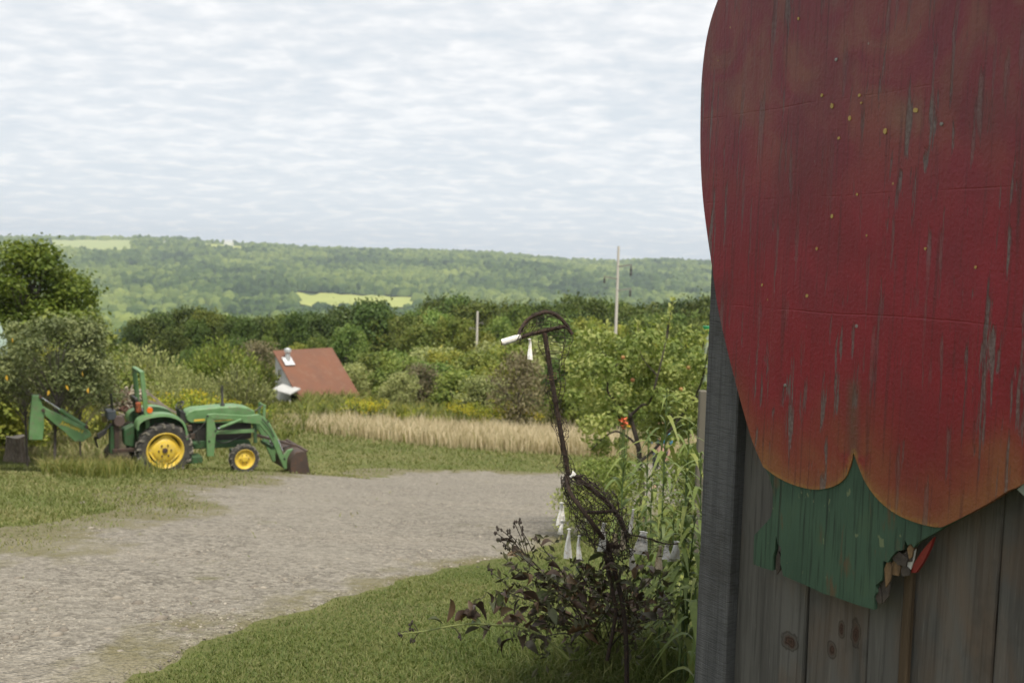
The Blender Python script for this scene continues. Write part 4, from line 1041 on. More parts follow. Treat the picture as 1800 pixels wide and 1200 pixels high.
# ---- building with the pale green roof at the left edge
ec = at(19, 628, 20.8); zb2 = float(zt(ec[0]-2, ec[1]))
hut = thing('outbuilding', 'outbuilding with a pale green metal roof half hidden by shrubs', 'outbuilding', (0, 0, 0))
hut.matrix_world = m4((ec[0], ec[1], zb2), (1, .15, 0), (-.15, 1, 0))
m_pg = simple('pale_green_metal', (.46, .56, .47), (.40, .50, .42), .5, 2, .1)
he = ec[2]-zb2
mb = MB(); mb.box((-1.5, -1.7, he/2-.2), (1.7, 3.2, he+.3)); mb.obj('wall', m_wht, hut)
for sgn in (0, 1):
    mb = MB(); xe = 0 if sgn == 0 else -2.4; xr = -1.2
    V = [(xe, -3.5, he), (xe, .1, he), (xr, .1, he+3.4), (xr, -3.5, he+3.4)]; V += [(p[0], p[1], p[2]+.05) for p in V]
    mb.add(V, [(0, 1, 2, 3), (7, 6, 5, 4), (0, 4, 5, 1), (1, 5, 6, 2), (2, 6, 7, 3), (3, 7, 4, 0)]); o = mb.obj('roof', m_pg, hut)
    for q_ in range(7):
        y_ = -3.4+q_*.55; mb = MB(); mb.beam((xe, y_, he+.065), (xr, y_, he+3.465), .04, .03); mb.obj('seam', m_pg, o)
mb = MB(); mb.add([(-2.3, -3.4, he), (-.1, -3.4, he), (-1.2, -3.4, he+3.1), (-2.3, -3.36, he), (-.1, -3.36, he), (-1.2, -3.36, he+3.1)], [(0, 1, 2), (5, 4, 3), (0, 3, 4, 1), (1, 4, 5, 2), (2, 5, 3, 0)]); mb.obj('gable', m_wht, hut)

# ---- far farm buildings on the hilltop
m_fw = simple('far_white_paint', (.75, .75, .73), (.65, .65, .63), .7, .1); m_fr = simple('far_grey_roof', (.45, .46, .46), (.35, .36, .36), .6, .1)
for (px, d_, w_, l_, h_, lab) in [(400, 3120, 16, 26, 8, 'white barn on the hilltop field'), (328, 3160, 9, 12, 6, 'small white farmhouse at the hilltop wood edge'), (289, 2950, 8, 9, 7, 'tiny white house among the hillside trees')]:
    x = (px-900)/FPX*d_; z = float(zt(x, d_)); o = thing('farm_building', lab, 'building', (x, d_, z))
    mb = MB(); mb.box((0, 0, h_/2+3), (l_, w_, h_+6)); mb.obj('wall', m_fw, o)
    mb = MB(); mb.add([(-l_/2, -w_/2, h_+6), (l_/2, -w_/2, h_+6), (l_/2, w_/2, h_+6), (-l_/2, w_/2, h_+6), (-l_/2, 0, h_+6+w_*.45), (l_/2, 0, h_+6+w_*.45)], [(0, 1, 5, 4), (2, 3, 4, 5), (0, 4, 3), (1, 2, 5), (3, 2, 1, 0)]); mb.obj('roof', m_fr, o)

# ---- utility poles
m_pole = simple('grey_pole_wood', (.62, .57, .51), (.50, .46, .41), .85, 2, stretch=(1, 1, .1)); m_ins = simple('insulator', (.09, .085, .08), (.06, .055, .055), .4, 8)
m_arm = simple('dull_arm', (.26, .24, .22), (.18, .165, .15), .8, 3)
def pole(px, top, dp, r_, arms, label, aw=.6):
    tp = at(px, top, dp); z = float(zt(tp[0], tp[1])); h = tp[2]-z
    o = thing('utility_pole', label, 'pole', (tp[0], tp[1], z))
    mb = MB(); mb.tube([(0, 0, -.4), (0, 0, h*.5), (0, 0, h)], [r_*1.15, r_, r_*.8], 10); mb.obj('shaft', m_pole, o, smooth=True)
    for (dpx, py, hang) in arms:
        za = h-(py-top)/FPX*dp; xa = dpx/FPX*dp
        mb = MB(); mb.beam((0, -r_*.5, za-.1), (xa, -r_*.5, za+.06), r_*aw, r_*aw*1.3); a_ = mb.obj('arm', m_arm, o)
        mb = MB(); hl = hang/FPX*dp; mb.lathe([(za+.02, .015), (za-.05, r_*.45)]+[(za-hl*(i+1)/5, r_*.9 if i % 2 else r_*.6) for i in range(5)]+[(za-hl, .001)], 8, 'z', (xa*.96, -r_*.5, 0)); mb.obj('insulator', m_ins, a_)
pole(1087.5, 433, 75, .115, [(24, 466, 18), (-24, 488, 10), (24, 508, 12)], 'tall utility pole with staggered side arms above the apple tree')
pole(839.5, 547, 68, .085, [(-13, 577, 3), (10, 567, 3)], 'short distant utility pole among the hedgerow trees', .4)

# ================================================================== TRACTOR
m_gr = simple('faded_green_paint', (.095, .205, .075), (.145, .265, .115), .5, 4, dirt=(.15, .17, .10))
m_gr2 = simple('dirty_green_paint', (.035, .10, .036), (.05, .105, .045), .6, 6, dirt=(.06, .05, .03))
m_ye = simple('wheel_yellow', (.70, .50, .06), (.62, .43, .05), .45, 6, dirt=(.55, .42, .15))
m_tire = simple('dusty_tyre', (.030, .029, .028), (.075, .07, .062), .85, 12, bmp=.3)
m_lug = simple('muddy_lug', (.20, .185, .15), (.11, .10, .085), .9, 20, bmp=.3)
m_black = simple('greasy_black', (.022, .022, .022), (.045, .042, .038), .5, 9)
m_stl = simple('chrome_rod', (.75, .75, .76), (.6, .6, .6), .18, 4, 1.0)
m_brn = simple('rusty_bucket_steel', (.085, .058, .046), (.055, .042, .036), .7, 5, .2, dirt=(.12, .062, .036), bmp=.3)
m_or = simple('orange_lens', (.75, .16, .01), (.65, .12, .01), .3, 4)
m_bl = simple('grey_blue_box', (.09, .105, .125), (.07, .08, .09), .5, 6)
TRd = 20.4; SC = TRd/FPX                        # metres per photo pixel at the tractor
tp0 = at(283, 834, TRd); 
TYAW = R(30)
trc = thing('tractor', 'green compact tractor with yellow wheels, front loader and backhoe', 'tractor', (tp0[0], tp0[1], tp0[2]))
tpitch = R(-0.2)
fxv = Vector((math.cos(TYAW), math.sin(TYAW), 0)); fyv = Vector((-math.sin(TYAW), math.cos(TYAW), 0))
trc.matrix_world = Matrix.Translation(Vector(tp0)) @ Matrix(((fxv[0], fyv[0], 0, 0), (fxv[1], fyv[1], 0, 0), (0, 0, 1, 0), (0, 0, 0, 1))) @ Matrix.Rotation(R(-1.7), 4, 'Y')
trc_inv = trc.matrix_world.inverted(); trc_cam = trc_inv @ Vector(CAM)
def T(px, py, y=None):
    """photo pixel -> point of the tractor's frame on a lengthwise plane of its near side; y given back unchanged"""
    d_ = trc_inv.to_3x3() @ Vector(ray(px, py)); pl = -.35 if y is None else -abs(y)
    t_ = (pl-trc_cam.y)/d_.y
    return (trc_cam.x+d_.x*t_, 0.0 if y is None else y, trc_cam.z+d_.z*t_)
NY = -.52        # near side
def wheel(cx, cz, y, R_, rr, wd, lugs, front):
    o = bpy.data.objects.new('wheel', None); COL.objects.link(o); o.parent = trc; o.location = (cx, y, cz)
    sgn = -1 if y < 0 else 1
    mb = MB(); mb.lathe([(-wd*.42, rr), (-wd*.5, rr+(R_-rr)*.35), (-wd*.5, rr+(R_-rr)*.7), (-wd*.40, R_*.945), (0, R_*.96), (wd*.40, R_*.945), (wd*.5, rr+(R_-rr)*.7), (wd*.5, rr+(R_-rr)*.35), (wd*.42, rr)], 40, 'y', closed=False)
    ty = mb.obj('tyre', m_tire, o, smooth=True)
    mb = MB()
    for i in range(lugs):
        for sd_ in (-1, 1):
            a_ = 2*math.pi*(i+(.5 if sd_ > 0 else 0))/lugs; da = .16
            p1 = (math.cos(a_)*R_*.955, sd_*wd*.02, math.sin(a_)*R_*.955); p2 = (math.cos(a_-da)*R_*.93, sd_*wd*.51, math.sin(a_-da)*R_*.93)
            p3 = (math.cos(a_-da-.02)*R_*.83, sd_*wd*.525, math.sin(a_-da-.02)*R_*.83)
            mb.beam(p1, p2, R_*.075, R_*.09, (math.cos(a_), 0, math.sin(a_))); mb.beam(p2, p3, R_*.075, wd*.07, (0, 1, 0))
    tag(mb.obj('lugs', m_lug, ty), kind='stuff')
    s = sgn
    mb = MB(); mb.lathe([(s*wd*.44, rr*1.04), (s*wd*.46, rr*1.0), (s*wd*.40, rr*.93), (s*wd*.22, rr*.88), (-s*wd*.3, rr*.86), (-s*wd*.44, rr*1.02)], 36, 'y'); rm = mb.obj('rim', m_ye, o, smooth=True)
    mb = MB()
    if front:
        mb.lathe([(s*wd*.20, rr*.90), (s*wd*.14, rr*.66), (s*wd*.20, rr*.58), (s*wd*.26, rr*.34), (s*wd*.40, rr*.26), (s*wd*.42, .001)], 28, 'y')
    else:
        # dished centre held to the rim at four lugs, with openings between
        n_ = 48; V = []; prof = []
        for j in range(n_):
            a_ = 2*math.pi*j/n_; q_ = .5+.5*math.cos(4*a_+.6); ro = rr*(.77+.14*q_**2)
            for (hh, fr) in ((s*wd*.20, 1.0), (s*wd*.16, .86), (s*wd*.26, .60), (s*wd*.30, .55), (s*wd*.30, .0)):
                rq = ro*fr if fr > .7 else rr*fr*1.0; V.append((rq*math.cos(a_), hh, rq*math.sin(a_)))
        F = [(j*5+i, j*5+i+1, ((j+1) % n_)*5+i+1, ((j+1) % n_)*5+i) for j in range(n_) for i in range(4)]
        mb.add(V, F)
    cn = mb.obj('wheel_disc', m_ye, rm, smooth=True)
    for j in range(6):
        a_ = 2*math.pi*j/6; mb = MB(); rb = rr*(.34 if not front else .44)
        hh = s*wd*(.31 if not front else .25)
        mb.lathe([(hh, .016*R_/.5), (hh+s*.018, .016*R_/.5), (hh+s*.018, .0005)], 6, 'y', (math.cos(a_)*rb, 0, math.sin(a_)*rb)); mb.obj('wheel_nut', m_brn, cn)
    mb = MB(); mb.lathe([(s*wd*.29, rr*.16), (s*wd*.40, rr*.14), (s*wd*.42, .001)], 14, 'y'); mb.obj('hub', m_ye if front else m_brn, cn, smooth=True)
    return o
RWc = T(285, 787)[0], T(285, 787)[2]; FWc = T(425, 803)[0], T(425, 803)[2]
for s_ in (-1, 1):
    wheel(RWc[0], RWc[1], s_*.56, 47.5*SC, 30*SC, .28, 18, False)
    wheel(FWc[0], FWc[1], s_*.52, 27*SC, 17.2*SC, .19, 14, True)
def prism_px(name, P, y0, y1, mat, bevel=.006, parent=None):
    mb = MB(); mb.prism([(T(*p)[0], T(*p)[2]) for p in P], y0, y1); return mb.obj(name, mat, parent or trc, bevel=bevel)
# body
prism_px('hood', [(328, 731), (334, 725), (344, 721), (385, 717), (420, 715), (440, 718), (450, 723), (452, 743), (420, 745), (338, 745), (331, 741)], -.24, .24, m_gr, .02)
mb = MB(); a_, b_ = T(343, 742), T(362, 737); mb.box(((a_[0]+b_[0])/2, -.2435, (a_[2]+b_[2])/2), (abs(b_[0]-a_[0]), .004, abs(b_[2]-a_[2]))); mb.obj('decal_band', m_ye, trc)
mb = MB(); a_, b_ = T(374, 741), T(418, 738.5); mb.box(((a_[0]+b_[0])/2, -.2435, (a_[2]+b_[2])/2), (abs(b_[0]-a_[0]), .004, abs(b_[2]-a_[2]))); mb.obj('decal_band', m_ye, trc)
prism_px('engine', [(340, 745), (446, 745), (446, 772), (420, 778), (345, 782)], -.17, .17, m_black)
prism_px('frame_rail', [(318, 778), (440, 774), (446, 784), (412, 788), (318, 792)], -.21, -.17, m_gr2); prism_px('frame_rail', [(318, 778), (440, 774), (446, 784), (412, 788), (318, 792)], .17, .21, m_gr2)
prism_px('gearbox', [(240, 752), (330, 748), (345, 782), (330, 798), (250, 800)], -.22, .22, m_gr2, .02)
prism_px('dashboard', [(318, 722), (330, 728), (336, 745), (322, 748)], -.2, .2, m_black, .01)
prism_px('step_plate', [(322, 801), (352, 799), (352, 810), (324, 812)], -.55, -.15, m_gr2)
prism_px('floor_plate', [(300, 776), (345, 776), (345, 780), (300, 780)], -.45, .45, m_gr2)
mb = MB(); c_ = T(425, 803); mb.box((c_[0], 0, c_[2]), (.14, .85, .12)); mb.obj('front_axle', m_gr2, trc, bevel=.01)
mb = MB(); c_ = T(285, 787); mb.box((c_[0], 0, c_[2]), (.22, .95, .2)); mb.obj('rear_axle', m_gr2, trc, bevel=.02)
# fenders
FEN = [(235, 749), (237, 738), (245, 731), (260, 725.5), (283, 723), (302, 726.5), (315, 734), (322, 748), (325, 766)]
for s_ in (-1, 1):
    S = spline([(T(*p)[0], T(*p)[2]) for p in FEN], 4); mb = MB(); V = []
    for i, p in enumerate(S):
        nx = np.array(p)-np.array(RWc); nx = nx/np.linalg.norm(nx)
        for (yy_, off) in ((.34, 0), (.70, 0), (.715, -.05), (.705, -.05), (.69, -.016), (.34, -.016)):
            V.append((p[0]+nx[0]*off, s_*yy_, p[1]+nx[1]*off))
    n_ = len(S); F = [(i*6+j, i*6+(j+1) % 6, (i+1)*6+(j+1) % 6, (i+1)*6+j) for i in range(n_-1) for j in range(6)]+[tuple(range(6)), tuple((n_-1)*6+j for j in range(5, -1, -1))]
    mb.add(V, F); mb.obj('fender', m_gr, trc, smooth=True)
    # inner fender wall
    V = [(p[0], s_*.34, p[1]) for p in S]+[(p[0], s_*.352, p[1]) for p in S]; mb = MB()
    F = [tuple(range(n_)), tuple(range(2*n_-1, n_-1, -1))]+[(i, i+1, i+1+n_, i+n_) for i in range(n_-1)]; mb.add(V, F); mb.obj('fender_side', m_gr2, trc)
# roll bar
rt, rb = T(248, 656), T(258, 730)
for s_ in (-1, 1):
    mb = MB(); mb.beam((rb[0], s_*.47, rb[2]-.35), (rt[0], s_*.44, rt[2]), .075, .085, (1, 0, 0)); mb.obj('roll_bar_post', m_gr, trc, bevel=.006)
mb = MB(); mb.beam((rt[0], -.48, rt[2]+.02), (rt[0], .48, rt[2]+.02), .085, .06); mb.obj('roll_bar_top', m_gr, trc, bevel=.006)
# seat, lamp, steering wheel
prism_px('seat', [(246, 732), (270, 732), (272, 725), (252, 724), (244, 700), (238, 701)], -.24, .24, m_black, .02)
mb = MB(); c_ = T(261, 719); mb.lathe([(-.05, .001), (-.05, .055), (.0, .062), (.05, .055), (.05, .001)], 14, 'y', (c_[0], -.46, c_[2])); mb.obj('warning_lamp', m_or, trc, smooth=True)
mb = MB(); c_ = T(244, 716); mb.box((c_[0], -.30, c_[2]), (.10, .14, .2)); mb.obj('orange_bag', simple('orange_cloth', (.45, .10, .02), (.08, .04, .03), .8, 14), trc, bevel=.02)
c_ = np.array(T(322, 716)); mb = MB(); rg = [c_+np.array([.10*math.cos(a_)*.7, .19*math.sin(a_), .10*math.cos(a_)*.72]) for a_ in np.linspace(0, 2*math.pi, 25)]
mb.tube(rg, .014, 6, False); mb.tube([c_, np.array(T(332, 733))], .015, 6); mb.beam(rg[0], rg[12], .02, .02); mb.obj('steering_wheel', m_black, trc, smooth=True)
# exhaust
c_ = T(397, 722); mb = MB(); z1 = T(397, 680)[2]; mb.lathe([(c_[2]-.03, .045), (c_[2]+.1, .048), (c_[2]+.13, .026), (z1, .022), (z1, .001)], 10, 'z', (c_[0], -.08, 0)); mb.obj('exhaust_pipe', m_black, trc, smooth=True)
# grille guard
mb = MB(); mb.beam(T(464, 736, -.18), T(465, 711, -.18), .03, .05, (1, 0, 0)); mb.beam(T(464, 736, .18), T(465, 711, .18), .03, .05, (1, 0, 0)); mb.beam(T(465, 713, -.2), T(465, 713, .2), .03, .03); mb.obj('grille_guard', m_gr, trc)
mb = MB(); mb.tube([T(448, 722, -.22), T(462, 712, -.2)], .015, 6); mb.obj('guard_stay', m_black, trc)
# loader
for s_ in (-1, 1):
    y = s_*.42
    prism_px('loader_mast', [(362, 727), (372, 727), (375, 740), (378, 754), (376, 775), (374, 800), (362, 800), (361, 770)], y-.04, y+.04, m_gr)
    prism_px('loader_arm', [(364, 727), (374, 725.5), (430, 729), (452, 727), (463, 732), (474, 747), (487, 776), (497, 806), (503, 822), (497, 822), (486, 797), (474, 770), (463, 756), (453, 744), (426, 741), (422, 737), (370, 734)], y-.045, y+.045, m_gr)
    mb = MB(); mb.tube([T(383, 753, y+.06*s_), T(395, 748.5, y+.06*s_)], .018, 8); mb.obj('lift_rod', m_stl, trc)
    mb = MB(); mb.tube([T(387, 751.5, y+.06*s_), T(424, 737, y+.06*s_)], .032, 8); mb.obj('lift_cylinder', m_gr, trc, smooth=True)
    mb = MB(); mb.beam(T(378, 760, y*.9), T(447, 756.5, y*.9), .05, .075); mb.obj('loader_brace', m_gr, trc, bevel=.005)
    mb = MB(); mb.beam(T(447, 735, y*.8), T(449, 778, y*.8), .05, .075, (1, 0, 0)); mb.obj('front_stay', m_gr2, trc, bevel=.005)
    mb = MB(); mb.tube([T(471, 742, y-.0), T(487, 772, y)], .028, 8); mb.obj('bucket_cylinder', m_gr, trc, smooth=True)
    for q_ in trc.children[-1:]: q_.location = (.045, 0, .02)
    mb = MB(); mb.tube([T(488, 772, y), T(500, 800, y)], .016, 8); mb.obj('bucket_rod', m_stl, trc)
    prism_px('bucket_bracket', [(494, 800), (504, 789), (513, 787), (506, 800), (505, 822), (497, 823)], y-.03, y+.03, m_gr)
    mb = MB(); mb.lathe([(y-.06, .001), (y-.06, .03), (y+.06, .03), (y+.06, .001)], 10, 'y', (T(476, 778)[0], 0, T(476, 778)[2])); mb.obj('pivot_pin', m_black, trc)
mb = MB(); c_ = T(479, 786); mb.beam((c_[0], -.42, c_[2]), (c_[0], .42, c_[2]), .07, .07); mb.obj('torque_tube', m_gr2, trc)
# bucket: curved shell with side plates
BK = [(536, 829), (506, 828), (502, 816), (503.5, 802), (512, 790), (529, 788)]
S = spline([(T(*p)[0], T(*p)[2]) for p in BK], 4); n_ = len(S); mb = MB(); V = []
for p in S:
    V += [(p[0], -.70, p[1]), (p[0], .70, p[1])]
cx_, cz_ = T(520, 808)[0], T(520, 808)[2]
for p in S:
    q_ = np.array(p)+(np.array([cx_, cz_])-np.array(p))*.05; V += [(q_[0], -.70, q_[1]), (q_[0], .70, q_[1])]
F = [(i*2, i*2+1, i*2+3, i*2+2) for i in range(n_-1)]+[(2*n_+i*2+2, 2*n_+i*2+3, 2*n_+i*2+1, 2*n_+i*2) for i in range(n_-1)]
F += [(0, 2*n_, 2*n_+1, 1), (2*n_-2, 2*n_-1, 4*n_-1, 4*n_-2)]
mb.add(V, F); bk = mb.obj('bucket', m_brn, trc)
for y in (-.70, .70): 
    mb = MB(); mb.prism([tuple(p) for p in S]+[(T(539, 829)[0], T(539, 829)[2])][:0], y-.012, y+.012); mb.obj('side_plate', m_brn, bk)
mb = MB(); mb.beam((T(530, 788)[0], -.72, T(530, 788)[2]+.01), (T(530, 788)[0], .72, T(530, 788)[2]+.01), .05, .03); mb.obj('top_lip', m_brn, bk)
mb = MB(); mb.beam(T(529, 786, -.1), T(452, 766, .1), .09, .05); mb.obj('drawbar', m_brn, trc)
# mounting and controls of the backhoe
prism_px('backhoe_frame', [(203, 738), (213, 738), (212, 790), (204, 792)], -.16, .16, m_brn)
prism_px('swing_post', [(197, 752), (204, 752), (204, 800), (197, 800)], -.12, .12, m_gr2)
mb = MB(); c_ = T(212, 742); mb.lathe([(-.22, .001), (-.22, .10), (-.14, .115), (-.06, .10), (-.06, .001)], 16, 'y', (c_[0], 0, c_[2])); mb.obj('operator_seat', simple('faded_brown_vinyl', (.13, .09, .08), (.10, .07, .06), .6, 6), trc, smooth=True)
prism_px('control_box', [(190, 725), (206, 723), (207, 740), (192, 741)], -.2, .2, m_bl, .015)
for i in range(4):
    mb = MB(); y = -.15+i*.1; mb.tube([T(199, 724, y), T(196+i, 700+i*2, y), T(195+i, 694+i*3, y)], .011, 6); mb.tube([T(195+i, 696+i*3, y), T(195+i, 691+i*3, y)], .02, 6); mb.obj('control_lever', m_black, trc)
for i in range(5):
    y = -.2+i*.09; mb = MB(); mb.tube(spline([T(196, 744, y), T(184, 758+i, y-.04), T(174, 766+i*2, y), T(168, 770, y*.5), T(172, 786, y*.4)], 5), .013, 6); mb.obj('hydraulic_hose', m_black, trc, smooth=True)
prism_px('stabiliser', [(170, 764), (186, 754), (189, 761), (173, 772)], -.34, -.24, m_black, .01)
prism_px('lower_link', [(200, 792), (242, 790), (242, 796), (200, 798)], -.2, -.1, m_brn)
prism_px('rear_housing', [(220, 758), (240, 748), (240, 790), (222, 786)], -.14, .14, m_gr2, .02)
# boom, cylinder, dipper
prism_px('boom', [(76, 716), (87, 722), (120, 737), (150, 752), (161, 762), (163, 768), (148, 778), (133, 778), (112, 759), (92, 743), (77, 729)], -.20, -.02, m_gr, .008)
mb = MB(); mb.beam(T(112, 737, -.205), T(152, 755, -.205), .03, .05); mb.obj('boom_rib', m_gr, trc)
mb = MB(); mb.tube([T(72, 698, -.11), T(107, 721, -.11)], .024, 8); mb.obj('dipper_rod', m_stl, trc, smooth=True)
mb = MB(); mb.tube([T(105, 719.5, -.11), T(154, 752, -.11)], .042, 10); mb.obj('dipper_cylinder', m_gr, trc, smooth=True)
prism_px('dipper', [(58, 697), (71, 697), (78, 722), (79, 752), (76, 775), (52, 775), (53, 750)], -.22, 0, m_gr, .008)
for (px, py) in ((72, 699), (77, 722), (154, 752)):
    mb = MB(); c_ = T(px, py); mb.lathe([(-.25, .001), (-.25, .03), (.03, .03), (.03, .001)], 10, 'y', (c_[0], 0, c_[2])); mb.obj('pivot_pin', m_brn, trc)
for i, P_ in enumerate([[(374, 752), (386, 762), (402, 752), (416, 741)], [(372, 768), (392, 778), (420, 768), (446, 752)], [(366, 735), (352, 752), (338, 762), (326, 770)], [(460, 735), (474, 752), (482, 768)], [(330, 745), (322, 758), (326, 775), (318, 790)], [(350, 748), (346, 764), (352, 780)]]):
    mb = MB(); mb.tube(spline([T(x_, y_, -.30-.02*i if i != 3 else -.5) for x_, y_ in P_], 6), .011, 6); mb.obj('hydraulic_hose', m_black, trc, smooth=True)
for (px, py) in ((365, 731), (424, 738), (379, 757), (449, 757), (368, 775), (500, 806), (471, 741)):
    mb = MB(); c_ = T(px, py, -.47); mb.lathe([(-.475, .001), (-.475, .02), (-.455, .02), (-.455, .001)], 8, 'y', (c_[0], 0, c_[2])); mb.obj('bolt', m_black, trc)
for (px, py) in ((333, 752), (338, 766), (326, 764)):
    mb = MB(); c_ = T(px, py, -.3); mb.box((c_[0], -.3, c_[2]), (.09, .1, .12)); mb.obj('control_valve', m_brn, trc, bevel=.01)
def lettering(txt, name, size, loc, rotm, mat, parent, ext=.001):
    cu = bpy.data.curves.new(name, 'FONT'); cu.body = txt; cu.size = size; cu.extrude = ext; cu.align_x = 'LEFT'
    tmp = bpy.data.objects.new('tmp_text', cu); COL.objects.link(tmp); bpy.context.view_layer.update()
    dg = bpy.context.evaluated_depsgraph_get(); me = bpy.data.meshes.new_from_object(tmp.evaluated_get(dg)); bpy.data.objects.remove(tmp)
    me.materials.clear(); me.materials.append(mat); o = link(name, me, parent); o.matrix_basis = Matrix.Translation(Vector(loc)) @ rotm; return o
m_let = simple('letter_yellow', (.75, .55, .04), (.68, .48, .04), .5, 6)
p0, p1 = Vector(T(108, 747)), Vector(T(149, 764)); ang = math.atan2(p1.z-p0.z, p1.x-p0.x)
lettering('JOHN DEERE 8', 'lettering', .082, (p0.x, -.2025, p0.z), Matrix.Rotation(-ang, 4, 'Y') @ Matrix.Rotation(R(90), 4, 'X') @ Matrix.Diagonal((.82, 1.25, 1, 1)), m_let, trc)
lettering('JOHN DEERE', 'lettering', .05, (T(378, 742)[0], -.2465, T(378, 742)[2]+.004), Matrix.Rotation(R(90), 4, 'X'), m_black, trc)

# ================================================================== STUMP, LOGS, SCRAP PILE
m_stump = simple('stump_bark', (.26, .21, .165), (.13, .10, .08), .95, 9, bmp=.9, stretch=(1, 1, .3), dirt=(.36, .31, .26)); m_cut = simple('grey_cut_wood', (.46, .40, .33), (.34, .29, .24), .9, 8)
SD2 = 17.5
p = hit(27, 812); sdp = float((p-CAM) @ fwd); rad_ = 15*sdp/FPX; hh = 46*sdp/FPX
st = thing('tree_stump', 'short grey-brown tree stump beside the logs at the grass edge', 'stump', tuple(p))
mb = MB(); n_ = 22; V = []
for (z, f_) in ((-.15, 1.55), (.08, 1.3), (.25, 1.08), (hh*.7, 1.0), (hh, 1.0)):
    for j in range(n_):
        a_ = 2*math.pi*j/n_; q_ = rad_*f_*(1+.07*math.sin(a_*5)+.05*math.sin(a_*9+1)+(.12*max(0, math.sin(a_*3)) if z < .1 else 0)); V.append((q_*math.cos(a_), q_*math.sin(a_), z+.02*math.sin(a_*2)))
mb.add(V, [(i*n_+j, i*n_+(j+1) % n_, (i+1)*n_+(j+1) % n_, (i+1)*n_+j) for i in range(4) for j in range(n_)]); mb.obj('bark', m_stump, st)
mb = MB(); mb.add([(v_[0], v_[1], v_[2]) for v_ in V[-n_:]]+[(0, 0, hh+.01)], [(j, (j+1) % n_, n_) for j in range(n_)]); mb.obj('cut_face', m_cut, st)
def log(px, py, L_, r_, rz, lab, tilt=0):
    p = hit(px, py); o = thing('log', lab, 'log', (p[0], p[1], p[2]+r_*.8)); o.rotation_euler = (0, tilt, rz)
    mb = MB(); mb.tube([(-L_/2, 0, 0), (-L_/6, .01, .01), (L_/5, -.01, 0), (L_/2, 0, 0)], [r_, r_*1.06, r_*.97, r_*.92], 14, False); mb.obj('bark', m_stump, o, smooth=True)
    for sx in (-1, 1):
        mb = MB(); rr_ = r_ if sx < 0 else r_*.92; mb.add([(sx*L_/2, rr_*math.cos(a_), rr_*math.sin(a_)) for a_ in np.linspace(0, 2*math.pi, 14, endpoint=False)]+[(sx*(L_/2+.004), 0, 0)], [(j, (j+1) % 14, 14) for j in range(14)]); mb.obj('cut_face', m_cut, o)
log(52, 800, .30, .11, 1.0, 'short grey log lying against the stump')
log(2, 800, .6, .17, .9, 'thick pale log half out of frame behind the stump')
log(108, 812, .28, .08, .3, 'small grey log in the tall grass under the backhoe boom')
# scrap pile
m_sc = [simple('grey_scrap_wood', (.30, .26, .21), (.18, .15, .12), .9, 6, stretch=(1, 1, 1)), simple('pale_scrap_wood', (.44, .38, .29), (.33, .28, .21), .9, 6), simple('rusted_scrap', (.15, .075, .05), (.09, .05, .04), .8, 8), m_brown]
PD = 24.0
pc = at(235, 735, PD); zp = float(zt(pc[0], pc[1])); pile = thing('scrap_pile', 'heap of old boards and branches behind the tractor', 'pile', (pc[0], pc[1], zp))
top_h = at(235, 690, PD)[2]-zp
m_dirt = simple('heap_soil', (.10, .085, .055), (.06, .05, .035), .95, 4, bmp=.8)
mb = MB(); n_ = 18; V = []
for (f_, z) in ((1.0, -.2), (.85, .35), (.6, .75), (.3, 1.0), (.02, 1.05)):
    for j in range(n_):
        a_ = 2*math.pi*j/n_; q_ = f_*(1+.15*math.sin(a_*4+z*5)); V.append((.75*q_*math.cos(a_), .7*q_*math.sin(a_), z*top_h*.6))
mb.add(V, [(i*n_+j, i*n_+(j+1) % n_, (i+1)*n_+(j+1) % n_, (i+1)*n_+j) for i in range(4) for j in range(n_)]); mb.obj('heap', m_dirt, pile)
def stick(a, b, w_, h_, mi, nm='board'):
    A_ = at(*a, PD-.6)-np.array([pc[0], pc[1], zp]); B_ = at(*b, PD-.3)-np.array([pc[0], pc[1], zp]); mb = MB(); mb.beam(A_, B_, w_, h_); return mb.obj(nm, m_sc[mi], pile)
for a_ in [((190, 668), (222, 692), .07, .05, 2), ((178, 722), (215, 714), .12, .03, 1), ((182, 716), (212, 708), .12, .04, 0), ((183, 728), (185, 740), .12, .06, 1), ((206, 685), (206, 714), .07, .05, 1), ((258, 688), (300, 722), .07, .05, 0), ((262, 705), (292, 715), .14, .06, 0), ((275, 708), (312, 726), .12, .06, 0), ((222, 680), (228, 735), .06, .06, 1), ((214, 695), (226, 740), .05, .05, 0), ((210, 720), (240, 700), .05, .05, 2)]: stick(*a_)
for i in range(70):
    u = rng.random(3); a_ = (212+u[0]*36, 690+u[1]*45); an = rng.uniform(0, 3.1); l_ = rng.uniform(8, 22)
    mb = MB(); A_ = at(a_[0], a_[1], PD-.7+u[2]*.8)-np.array([pc[0], pc[1], zp]); B_ = at(a_[0]+l_*math.cos(an), a_[1]-l_*math.sin(an), PD-.7+u[2]*.9)-np.array([pc[0], pc[1], zp])
    mb.tube([A_, (A_+B_)/2+rng.normal(0, .03, 3), B_], rng.uniform(.012, .04), 5, True); mb.obj('branch', m_sc[int(rng.integers(0, 3))], pile)

